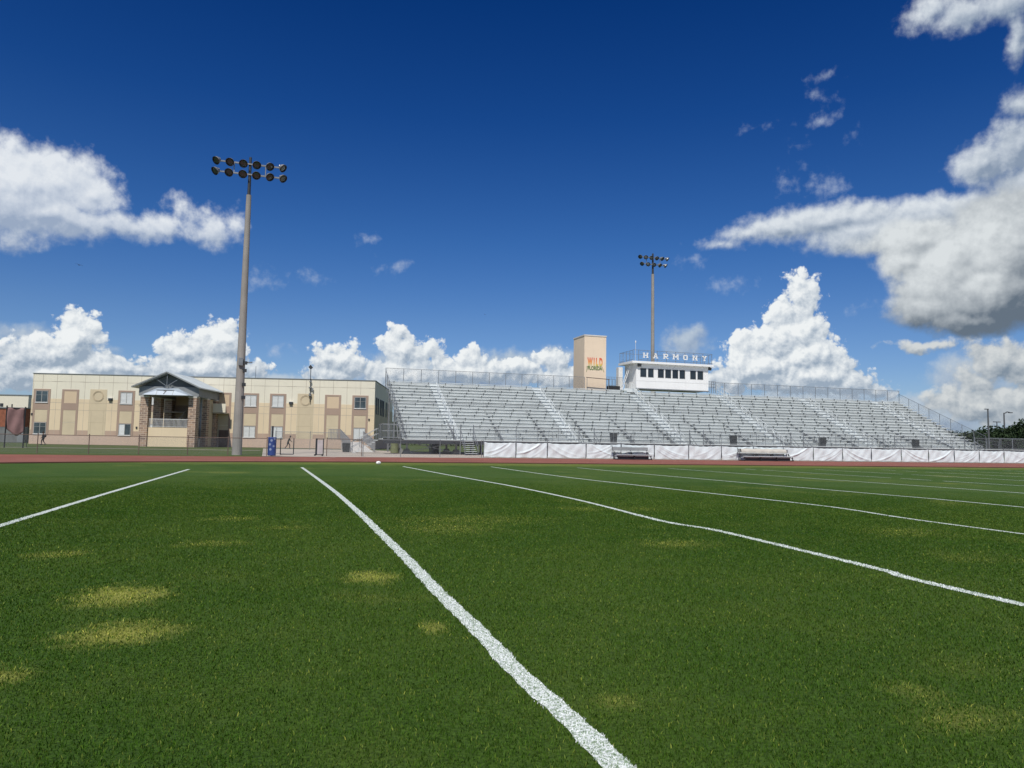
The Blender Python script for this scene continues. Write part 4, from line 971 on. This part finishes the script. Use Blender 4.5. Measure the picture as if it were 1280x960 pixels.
for k in range(len(PX)-1):
    o = tarp_mb(PX[k]+.05-PX[k], PX[k+1]-.05-PX[k], k*3+1).build('tarp', M['tarp'], None, loc=(PX[k], FY-.03, 0), smooth=True)
    sm = o.modifiers.new('thickness', 'SOLIDIFY'); sm.thickness = .006; sm.offset = 1
    nm = ORD[k] if k < len(ORD) else 'last'
    extra = {0: 'beside the open undercroft', 4: 'behind the near end of the small bleacher', 5: 'behind the small bleacher', 8: 'at the left end of the larger bleacher', 9: 'behind the larger bleacher'}.get(k, 'hung on the fence')
    if k == len(PX)-2: lab = 'white tarp sagging on the fence at the far right end of the row'
    else: lab = 'white sagging tarp, %s from the left, %s' % (nm, extra)
    tag(o, lab, 'tarp', 'white tarps along the grandstand fence')

M['bin'] = mat('dark_bin_plastic', (.045, .05, .052), .6, 0, .15, 3)
# aluminium bleachers on the track edge in front of the tarps
def bleacher(x0, x1, y, label):
    t = thing('team_bench', label, 'bench', (x0, y, 0)); L = x1-x0
    for r_, (dy, z) in enumerate(((0, .42), (.62, .72))):
        MB().box(0, L, dy, dy+.26, z-.05, z).build('seat', M['alu'], t)
        if r_: MB().box(0, L, dy-.42, dy-.12, .27, .31).build('foot_plank', M['alu'], t)
    MB().box(0, L, .95, .99, .75, 1.05).build('backrest', M['alu_dark'], t)
    k = max(2, round(L/1.8)+1)
    for j in range(k):
        x = .12+(L-.24)*j/(k-1)
        fr = MB(); fr.bar((x, -.02, .02), (x, 1.0, .02), .06); fr.bar((x, .13, 0), (x, .13, .37), .05); fr.bar((x, .75, 0), (x, .75, .67), .05); fr.bar((x, 0, .05), (x, .8, .66), .04); fr.bar((x, .97, 0), (x, .97, .8), .05)
        fr.build('leg_frame', M['steel_dark'], t)
    MB().box(.05, L-.05, .2, .9, .0, .05).build('base_plank', M['steel_dark'], t)
    MB().box(.25, L-.25, .30, .34, .06, .40).build('shadow_strip', M['bin'], t)  # dark strip standing in for the shadow beneath the bench
    hr = MB(); hr.path([(0, 1.0, .7), (-.02, 1.0, 1.15), (-.35, .6, 1.15)], .025); hr.build('end_rail', M['steel_dark'], t)
    return t
bleacher(27.2, 30.6, 57.3, 'small grey aluminium bench with a dark underside before the white tarps')
bleacher(39.8, 45.2, 57.3, 'longer grey aluminium bench in front of the tarps right of the press box')
# pale tarp folded over the larger bench back
dp = MB(); nx = 40
vs = []
for j, (yy, z) in enumerate(((58.05, .62), (58.0, .85), (58.1, 1.07), (58.35, 1.09), (58.45, .8))):
    for i in range(nx+1): vs.append((.2+4.9*i/nx, yy+.03*math.sin(i*.9+j), z+.03*math.sin(i*.7+j*1.3)))
dp.add(vs, [(j*(nx+1)+i, j*(nx+1)+i+1, (j+1)*(nx+1)+i+1, (j+1)*(nx+1)+i) for j in range(4) for i in range(nx)])
o = dp.build('cover', mat('beige_canvas', (.52, .50, .44), .8, 0, .06, 2), None, loc=(39.8, 0, 0), smooth=True); o.modifiers.new('t', 'SOLIDIFY').thickness = .01
tag(o, 'beige canvas cover draped over the back of the longer aluminium bench', 'cover')

# ------------------------------------------------------------------ left hand fences, gate and padded post
fence_thing('chain_link_fence', 'brown railed chain link fence along the left bend of the track', [(-25.5, 57.6), (-16.0, 57.2), (-6.5, 56.4), (-1.2, 56.8)], 1.32, 3.15, 'rust')
fence_thing('chain_link_fence', 'taller chain link fence in front of the brick shed', [(-46, 86), (-24.3, 83.5)], 2.0, 3.2, 'steel_dark')
fence_thing('chain_link_fence', 'tall chain link fence behind the gate, seen against the school wall', [(-1.0, 91), (6.9, 91)], 2.15, 4.0, 'galv', low=True)
fence_thing('chain_link_fence', 'short chain link fence between the open gate and the ramp', [(3.15, 58.3), (5.85, 58.7)], 1.38, 2.7, 'rust')
pp = thing('padded_post', 'fence post wrapped in a blue and white banner at the gate', 'post', (-.85, 57.0, 0))
MB().tube((0, .1, 0), (0, .1, 2.2), .07).build('post', M['steel_dark'], pp)
bmn = bpy.data.materials.new('blue_print'); bmn.use_nodes = True; bt = bmn.node_tree; bn = NT(bt); bc = bt.nodes.new('ShaderNodeTexCoord').outputs['Object']
v_ = bn.voro(bc, 3.2, 0, dim='3D'); bt.links.new(bn.mix(bn.step(v_.outputs['Distance'], .34, .24), (.025, .055, .20), (.22, .27, .40)), bt.nodes['Principled BSDF'].inputs['Base Color']); bt.nodes['Principled BSDF'].inputs['Roughness'].default_value = .5
MB().lathe([(.27, .02), (.30, .06), (.30, 1.34), (.27, 1.38)], 18, Matrix.Translation((0, .1, 0))).build('banner_wrap', bmn, pp)
gt_ = thing('open_gate', 'low open gate frame beside the blue wrapped post', 'gate', (-.25, 58.3, 0))
mb = MB(); mb.path([(0, 0, .06), (0, 0, 1.32), (.04, 0, 1.32)], .035); mb.path([(0, 0, .1), (.95, 0, .1), (.95, 0, 1.32)], .035); mb.build('frame', M['steel_dark'], gt_)
g2 = thing('gate_panel', 'folded gate leaf with a pale panel and dark frame beside the track', 'gate', (2.35, 58.6, 0))
mb = MB(); mb.box(.06, .52, -.02, .0, .16, 1.22); mb.build('panel', mat('mauve_grey_panel', (.42, .38, .38), .8), g2)
mb = MB()
for x in (0, .07, .56): mb.tube((x, 0, .05), (x, 0, 1.34), .038)
mb.tube((0, 0, 1.3), (.56, 0, 1.3), .03); mb.tube((0, 0, .1), (.56, 0, .1), .03); mb.build('frame', M['steel_dark'], g2)
mb = MB(); mb.tube((-.05, -.06, .07), (-.05, .06, .07), .07, n=12); mb.tube((.5, -.06, .07), (.5, .06, .07), .07, n=12); mb.build('wheel', M['black'], g2)

# ------------------------------------------------------------------ access ramp left of the grandstand
rp = thing('access_ramp', 'concrete ramp with grey picket guards leading up to the grandstand end', 'ramp', (0, 0, 0))
rb = MB(); rb.add([(6.9, 79.5, -.01), (9.2, 79.5, -.01), (9.2, 95, -.01), (6.9, 95, -.01), (6.9, 79.5, .0), (9.2, 79.5, .0), (9.2, 95, 1.0), (6.9, 95, 1.0)], [(4, 5, 6, 7), (0, 1, 5, 4), (1, 2, 6, 5), (2, 3, 7, 6), (3, 0, 4, 7)])
rb.build('ramp_slab', M['concrete_light'], rp)
def picket(name, a, b, h, par, sp=.14):
    mb = MB(); a = Vector(a); b = Vector(b); k = round((b-a).length/sp)
    for j in range(k+1):
        p = a.lerp(b, j/k); mb.box(p.x-.012, p.x+.012, p.y-.012, p.y+.012, p.z+.05, p.z+h)
    mb.tube(a+Vector((0, 0, h)), b+Vector((0, 0, h)), .03); mb.tube(a+Vector((0, 0, .06)), b+Vector((0, 0, .06)), .025)
    for j in range(0, 9): p = a.lerp(b, j/8); mb.tube(p-Vector((0, 0, .1)), p+Vector((0, 0, h+.08)), .035)
    mb.build(name, M['picket'], par)
M['picket'] = mat('grey_picket', (.27, .275, .28), .6, .2, .1, 2)
picket('picket_guard', (9.25, 79.0, .05), (9.3, 92, 1.15), 1.15, rp)
picket('picket_guard', (6.8, 81.0, .1), (6.85, 96.5, 1.35), 1.2, rp)
picket('picket_guard', (6.85, 96.5, 1.35), (5.4, 96.5, 1.35), 1.2, rp)

# ------------------------------------------------------------------ floodlight masts
def head_lamp(par, pos, rot, d, name='floodlight'):
    m_ = Matrix.Translation(pos) @ rot
    o = MB().lathe([(d*.14, .30*d), (d*.30, .26*d), (d*.46, .05*d), (d*.5, -.16*d), (d*.47, -.16*d), (d*.43, .03*d), (d*.27, .2*d), (.01, .22*d)], 16, m_).build(name, M['lamp_shell'], par)
    MB().lathe([(d*.44, -.12*d), (d*.30, -.17*d), (.01, -.19*d)], 16, m_).build('lens', M['lens'], o)
    MB().lathe([(d*.51, -.14*d), (d*.53, -.24*d), (d*.51, -.24*d), (d*.49, -.14*d)], 16, m_).build('rim', M['black'], o)
    MB().tube(m_ @ Vector((0, 0, .26*d)), m_ @ Vector((0, 0, .52*d)), d*.13).build('ballast', M['lamp_shell'], o)
    return o
M['lamp_shell'] = mat('lamp_shell', (.30, .31, .31), .4, .6, .12, 3)
M['lens'] = mat('lamp_glass', (.06, .085, .09), .06, .2, .3, 2, spec=.8)
def mast(label, x, y, H, rb_, rt_, arm, d, rows, blk):
    t = thing('floodlight_mast', label, 'mast', (x, y, 0))
    MB().tube((0, 0, -.05), (0, 0, H*blk), rb_, rt_+(rb_-rt_)*(1-blk), 16).build('pole', M['pole'], t, smooth=False)
    MB().tube((0, 0, H*blk), (0, 0, H+.15), rt_*.8, rt_*.62, 12).build('pole_top', M['steel_dark'], t)
    ar = MB()
    for (z, n_, w_) in rows: ar.bar((-w_/2, -.12, z), (w_/2, -.12, z), .11)
    ar.bar((-arm*.22, -.12, rows[-1][0]), (-arm*.22, -.12, rows[0][0]), .07); ar.bar((arm*.22, -.12, rows[-1][0]), (arm*.22, -.12, rows[0][0]), .07)
    ar.build('crossarm', M['galv'], t)
    rg = random.Random(5)
    for (z, n_, w_) in rows:
        for j in range(n_):
            f = j/(n_-1)-.5
            ya = [-.9, -.35, -.1, .15, .5, .9][min(5, round((f+.5)*5))]
            rot = Matrix.Rotation(ya+rg.uniform(-.12, .12), 4, 'Z') @ Matrix.Rotation(R(-52), 4, 'X')
            head_lamp(t, Vector((w_*f*.98, -.34, z-.05)), rot, d)
    return t
p1 = mast('tall concrete floodlight mast with twelve lamps standing left of centre by the track', -3.48, 60.82, 23.55, .375, .165, 5.4, .64, [(23.1, 6, 5.0), (22.25, 6, 5.1)], .875)
for z, dx in ((7.0, .32), (6.4, .3), (5.3, .28), (4.3, .28)):
    MB().box(dx-.12, dx+.16, -.42, -.2, z, z+.25).build('cleat', M['steel_dark'], p1)
bxx = MB(); bxx.box(-.16, .16, -.50, -.3, 6.9, 7.5); bxx.bar((.3, -.2, 7.15), (.85, -.2, 7.2), .1); bxx.build('junction_box', M['galv'], p1)
mast('farther floodlight mast rising behind the press box', 50.0, 93.8, 28.8, .33, .19, 5.0, .60, [(28.3, 6, 4.4), (27.3, 5, 3.8)], .90)

# ------------------------------------------------------------------ bins and loose things
def bin_(label, loc, w, h, group=None, name='trash_bin', cat='bin'):
    t = thing(name, label, cat, loc, 0, group)
    mb = MB(); a, b = w/2*.84, w/2; mb.add([(-a, -a, 0), (a, -a, 0), (a, a, 0), (-a, a, 0), (-b, -b, h), (b, -b, h), (b, b, h), (-b, b, h)], [(0, 3, 2, 1), (4, 5, 6, 7), (0, 1, 5, 4), (1, 2, 6, 5), (2, 3, 7, 6), (3, 0, 4, 7)])
    mb.build('body', M['bin'], t)
    ld = MB(); c = b*1.08; ld.add([(-c, -c, h+.004), (c, -c, h+.004), (c, c, h+.004), (-c, c, h+.004), (-c*.8, -c*.8, h+.1), (c*.8, -c*.8, h+.1), (c*.8, c*.8, h+.1), (-c*.8, c*.8, h+.1)], [(0, 3, 2, 1), (4, 5, 6, 7), (0, 1, 5, 4), (1, 2, 6, 5), (2, 3, 7, 6), (3, 0, 4, 7)]); ld.build('lid', M['bin'], t)
    return t
M['bin'] = mat('dark_bin_plastic', (.045, .05, .052), .6, 0, .15, 3)
bin_('large black wheeled bin standing on the paving left of the ramp', (6.2, 78.5, 0), .78, .86)
for j, x in enumerate((33.55, 48.3, 60.4, 74.2)):
    bin_(['dark bin on the walkway below the left corner of the press box', 'dark bin on the walkway below the right end of the press box', 'dark bin on the walkway at the fifth aisle of the grandstand', 'dark bin on the walkway near the right end of the grandstand'][j], (x, 71.6, FWZ), .62, .95, 'bins on the grandstand walkway')
for j, x in enumerate((1.35, 74.9)):
    pass
# drums and stored things in the undercroft
for j, (x, yy) in enumerate(((10.9, 76.0), (15.2, 76.3))):
    dt = thing('storage_drum', ['pale green drum with a light top under the left end of the grandstand', 'dark squat drum stored farther right under the grandstand'][j], 'drum', (x, yy, 0))
    mm = mat('drum_paint', [(.17, .19, .09), (.05, .06, .055)][j], .6); MB().lathe([(.38, 0), (.42, .03), (.42, .45), (.44, .48), (.42, .51), (.42, 1.0), (.38, 1.05)], 16).build('body', mm, dt); MB().lathe([(.34, 1.052), (.34, 1.09), (.02, 1.1)], 16).build('lid', M['whitewood'], dt)
bl = thing('ball', 'white ball lying on the grass at the edge of the track', 'ball', (4.82, 39.4, .09))
bmm = bmesh.new(); bmesh.ops.create_icosphere(bmm, subdivisions=3, radius=.115); me = bpy.data.meshes.new('cover'); bmm.to_mesh(me); bmm.free()
bm_t = bpy.data.materials.new('ball_cover'); bm_t.use_nodes = True; bnn = NT(bm_t.node_tree); vv = bnn.voro(bm_t.node_tree.nodes.new('ShaderNodeTexCoord').outputs['Object'], 7.5, 0, dim='3D', rand=.3)
bm_t.node_tree.links.new(bnn.mix(bnn.step(vv.outputs['Distance'], .30, .26), (.85, .85, .83), (.12, .12, .11)), bm_t.node_tree.nodes['Principled BSDF'].inputs['Base Color'])
me.materials.append(bm_t); me.polygons.foreach_set('use_smooth', [True]*len(me.polygons)); o = bpy.data.objects.new('cover', me); COL.objects.link(o); o.parent = bl; o.scale = (1.15, 1.0, .85); bl.name = 'ball'

# tall netting frame beside the shed
nf = thing('netting_frame', 'tall dark post frame with a torn maroon mesh beside the school', 'frame', (-25.4, 81.0, 0))
mb = MB(); mb.tube((0, 0, 0), (0, 0, 3.98), .06); mb.tube((1.45, .3, 0), (1.45, .3, 3.9), .06); mb.tube((0, 0, 3.8), (1.45, .3, 3.72), .035); mb.build('post', M['black'], nf)
nm_ = MB(); vs = []
for j in range(13):
    for i in range(13):
        u, v = i/12, j/12; zb = 1.05+1.0*abs(u-.62)*1.1; z = 3.78-(3.78-zb)*v; vs.append((.05+1.35*u, .02+.27*u-.06*math.sin(u*9+v*4), z))
nm_.add(vs, [(j*13+i, j*13+i+1, (j+1)*13+i+1, (j+1)*13+i) for j in range(12) for i in range(12)])
o = nm_.build('mesh_banner', M['maroon'], nf, smooth=True); o.modifiers.new('t', 'SOLIDIFY').thickness = .012

# ------------------------------------------------------------------ two people far off by the school
def person(label, loc, rz, pose, shirt, pants, scale=1.0, pack=True):
    """pose: joint positions; +x is the walking direction"""
    V = []; E_ = []; Rr = []
    def chain(pts, start=None):
        prev = start
        for (p, r_) in pts:
            V.append(p); Rr.append(r_); k = len(V)-1
            if prev is not None: E_.append((prev, k))
            prev = k
        return prev
    L = pose['lean']
    def tz(z, y=0): return (L*(z-.92), y, z)     # torso leans forward above the hips
    chain([((0, 0, .92), .135)]); 
    c1 = chain([(tz(1.12), .13), (tz(1.30), .155), (tz(1.42), .10), (tz(1.50), .058), (tz(1.58), .07), ((L*.7+.03, 0, 1.66), .098), ((L*.74+.02, 0, 1.74), .075)], 0)
    sh = 2
    for sd, (hand, elb) in ((1, pose['arm_l']), (-1, pose['arm_r'])):
        s0 = tz(1.40, sd*.17); chain([(s0, .062), ((s0[0]+elb[0], sd*.23, s0[2]+elb[1]), .045), ((s0[0]+hand[0], sd*.20, s0[2]+hand[1]), .034), ((s0[0]+hand[0]+.05, sd*.20, s0[2]+hand[1]-.07), .036)], sh)
    for sd, (knee, ank) in ((1, pose['leg_l']), (-1, pose['leg_r'])):
        chain([((0, sd*.085, .86), .10), ((knee[0], sd*.09, knee[1]), .068), ((ank[0], sd*.09, ank[1]), .045), ((ank[0]+.17, sd*.09, max(.03, ank[1]-.05)), .036)], 0)
    me = bpy.data.meshes.new('body'); me.from_pydata(V, E_, []); o = bpy.data.objects.new('person', me); COL.objects.link(o)
    sk = o.modifiers.new('skin', 'SKIN'); 
    for i, r_ in enumerate(Rr): me.skin_vertices[0].data[i].radius = (r_, r_)
    me.skin_vertices[0].data[0].use_root = True
    ss = o.modifiers.new('smooth', 'SUBSURF'); ss.levels = 1; ss.render_levels = 2
    dg = bpy.context.evaluated_depsgraph_get(); nm = bpy.data.meshes.new_from_object(o.evaluated_get(dg)); o.modifiers.clear(); o.data = nm; nm.name = 'body'
    skin = mat('skin', (.22, .12, .08), .6); 
    for m_ in (skin, shirt, pants): nm.materials.append(m_)
    for p in nm.polygons:
        z = p.center.z; x_ = p.center.x
        p.material_index = 2 if z < .90 and abs(p.center.y) < .2 and not (z > .6 and abs(p.center.y) > .17) else (1 if z < 1.47 and z > .9 else 0)
        p.use_smooth = True
    o.location = loc; o.rotation_euler.z = rz; o.scale = (scale,)*3
    tag(o, label, 'person', 'people walking by the school')
    hx = L*.72+.01
    MB().lathe([(.11, 1.64), (.118, 1.70), (.10, 1.78), (.04, 1.82), (.005, 1.825)], 14, Matrix.Translation((hx, 0, 0))).build('hair', M['black'], o, smooth=True)
    for sd in (1, -1):
        a = pose['leg_l' if sd > 0 else 'leg_r'][1]; MB().box(a[0]-.08, a[0]+.2, sd*.09-.05, sd*.09+.05, max(0, a[1]-.09), max(.07, a[1]-.0)).build('shoe', M['black'], o)
    if pack:
        mb = MB(); bx0 = L*.3-.17; mb.lathe([(.03, .0), (.13, .05), (.16, .2), (.14, .36), (.05, .44)], 12, Matrix.Translation((bx0-.08, 0, 1.0)) @ Matrix.Rotation(L*.6, 4, 'Y')); mb.build('backpack', M['bag'], o, smooth=True)
    return o
M['bag'] = mat('dark_bag', (.02, .022, .03), .7); navy = mat('dark_clothing', (.025, .027, .032), .8); olive = mat('olive_clothing', (.05, .055, .045), .8); dk = mat('dark_trousers', (.022, .022, .028), .8)
walk = dict(lean=.06, arm_l=((.14, -.50), (-.05, -.28)), arm_r=((-.12, -.50), (-.10, -.26)), leg_l=((.16, .50), (.10, .09)), leg_r=((.02, .48), (-.28, .14)))
climb = dict(lean=.42, arm_l=((.30, -.42), (.08, -.27)), arm_r=((-.02, -.50), (-.08, -.26)), leg_l=((.26, .55), (.24, .09)), leg_r=((-.05, .48), (-.34, .12)))
person('person in dark clothes with a backpack walking left along the school wall', (-29.2, 106.5, -.05), math.pi-.24, walk, navy, dk, .97)
person('person in dark clothes leaning forward while walking behind the gate', (.45, 99.0, -.05), -.24, climb, olive, dk, .95, False)

# ------------------------------------------------------------------ birds
def bird(label, loc, s):
    t = thing('bird', label, 'bird', loc); mb = MB(); mb.lathe([(.01, -.22), (.06, -.1), (.07, .04), (.035, .17), (.01, .22)], 8, Matrix.Rotation(R(90), 4, 'Y')); o = mb.build('body', M['black'], t, smooth=True)
    w_ = MB()
    for sd in (1, -1): w_.add([(.08, 0, 0), (-.08, 0, 0), (-.06, sd*.28, .10), (.08, sd*.30, .12), (-.10, sd*.58, .02), (-.02, sd*.60, .03), (.08, 0, .012), (-.08, 0, .012), (-.06, sd*.28, .112), (.08, sd*.30, .132), (-.10, sd*.58, .028), (-.02, sd*.60, .038)], [(0, 1, 2, 3), (3, 2, 4, 5), (6, 9, 8, 7), (9, 11, 10, 8), (1, 7, 8, 2), (2, 8, 10, 4), (0, 3, 9, 6), (3, 5, 11, 9)])
    w_.build('wing', M['black'], t); t.scale = (s,)*3; return t
bird('tiny dark bird gliding in the open sky on the left', (-24.94, 100.4, 22.1), .75).rotation_euler = (.2, .1, 1.9)
bird('tiny dark bird high above the grandstand', (30.57, 114.8, 22.1), .42).rotation_euler = (.5, .1, .6)

# ------------------------------------------------------------------ far utility poles
def upole(label, x, y, H, kind):
    t = thing('utility_pole', label, 'pole', (x, y, 0)); MB().tube((0, 0, 0), (0, 0, H), .24, .14, 10).build('pole', M['greypole'], t)
    a = MB()
    if kind == 0:
        a.bar((-.9, 0, H-.1), (.2, 0, H-.1), .18); a.bar((-1.4, 0, H-5.5), (.1, 0, H-5.2), .12)
    elif kind == 1: a.bar((-1.4, 0, H-.1), (1.4, 0, H-.1), .25); a.bar((-1.0, 0, H-1.3), (1.0, 0, H-1.3), .15)
    else: a.path([(0, 0, H-.2), (1.0, 0, H+.25), (1.9, 0, H+.1)], .12); a.box(1.5, 2.5, -.2, .2, H-.02, H+.18)
    a.build('crossarm', M['greypole'], t)
M['greypole'] = mat('weathered_pole', (.10, .105, .11), .8, 0, .1, 1)
upole('tall dark utility pole beyond the right end of the grandstand', 146.6, 122.0, 10.4, 0)
upole('short distant pole with a crossbar between two taller poles', 204.3, 167.2, 10.0, 1)
upole('pole with a curved lamp arm beside the big dark tree', 159.4, 128.6, 10.1, 2)

# ------------------------------------------------------------------ trees
def leaf_mat(name, c):
    m = bpy.data.materials.new(name); m.use_nodes = True; t = m.node_tree; n = NT(t); b = t.nodes['Principled BSDF']; b.inputs['Roughness'].default_value = .7; b.inputs['Specular IOR Level'].default_value = .2
    f, _ = n.noise(t.nodes.new('ShaderNodeTexCoord').outputs['Object'], .8, 4, .6, '3D')
    t.links.new(n.mix(n.step(f, .3, .7), tuple(x*.7 for x in c), tuple(x*1.3 for x in c)), b.inputs['Base Color']); return m
LEAF = [leaf_mat('dark_leaves', (.028, .050, .020)), leaf_mat('olive_leaves', (.040, .056, .022)), leaf_mat('deep_leaves', (.022, .042, .022))]
M['bark'] = mat('bark', (.09, .07, .055), .9, 0, .2, 3)
def tree(label, x, y, H, rx, mi, seed, cat='tree', group='trees beyond the stadium'):
    rg = np.random.default_rng(seed); t = thing('tree', label, cat, (x, y, 0), 0, group)
    tk = MB(); tk.tube((0, 0, -.05), (.1, .1, H*.45), H*.035, H*.022, 8)
    lobes = []
    for k in range(13):
        a = rg.uniform(0, 6.28); rr_ = rx*rg.uniform(.1, .72); z = H*rg.uniform(.28, .80); lobes.append((rr_*math.cos(a), rr_*math.sin(a), z, rx*rg.uniform(.28, .5)))
    lobes.append((0, 0, H*.82, rx*.38))
    for (a, b, z, r_) in lobes[:6]: tk.tube((.05, .05, H*.3), (a, b, z), H*.016, H*.006, 6)
    tk.build('trunk', M['bark'], t)
    vs = []; fs = []
    for (a, b, z, r_) in lobes:
        n_ = 420; d = rg.normal(size=(n_, 3)); d /= np.linalg.norm(d, axis=1)[:, None]; q = r_*rg.uniform(.45, 1.08, n_)[:, None]; c = d*q*np.array([1, 1, .8])+np.array([a, b, z])
        for p in c:
            u = rg.normal(size=3); u /= np.linalg.norm(u); w_ = np.cross(u, rg.normal(size=3)); w_ /= np.linalg.norm(w_); s_ = rg.uniform(.16, .42)
            k = len(vs); vs += [tuple(p-u*s_), tuple(p+w_*s_*.6), tuple(p+u*s_), tuple(p-w_*s_*.6)]; fs.append((k, k+1, k+2, k+3))
    me = bpy.data.meshes.new('crown'); me.from_pydata(vs, [], fs); me.materials.append(LEAF[mi]); o = bpy.data.objects.new('crown', me); COL.objects.link(o); o.parent = t
    return t
tl = [(146.2, 113.4, 7.6, 5.5), (153.7, 111.7, 9.5, 7), (166, 117, 10.5, 8), (155.2, 126.1, 6.4, 5.5)]
big = ['big dark tree at the right edge of the picture', 'tallest dark tree at the far right edge', 'dark round tree just outside the right edge', 'dark tree behind the big one on the right']
for k, (x, y, H, rx) in enumerate(tl): tree(big[k], x, y, H, rx, k % 3, 40+k)
names = ['left of the ramp gap', 'near the tall pole', 'beyond the last seats', 'beside the crossbar pole', 'under the curved lamp']
rgk = random.Random(3)
k = 0
for az_ in np.linspace(42.0, 52.5, 11):
    d = rgk.uniform(235, 262); H = rgk.uniform(4.3, 5.8)
    tree('low dark tree in the distant line, %s from the left of the grandstand end' % ORD[k], d*math.sin(R(az_)), d*math.cos(R(az_)), H, rgk.uniform(6, 8.5), k % 3, 80+k); k += 1
k = 0
for az_ in np.linspace(8.6, 17.5, 7):
    d = rgk.uniform(205, 225)
    tree('dark tree far behind the grandstand undercroft, %s from the left' % ORD[k], d*math.sin(R(az_)), d*math.cos(R(az_)), rgk.uniform(7, 9), rgk.uniform(7, 9), k % 3, 120+k, group='trees behind the undercroft'); k += 1
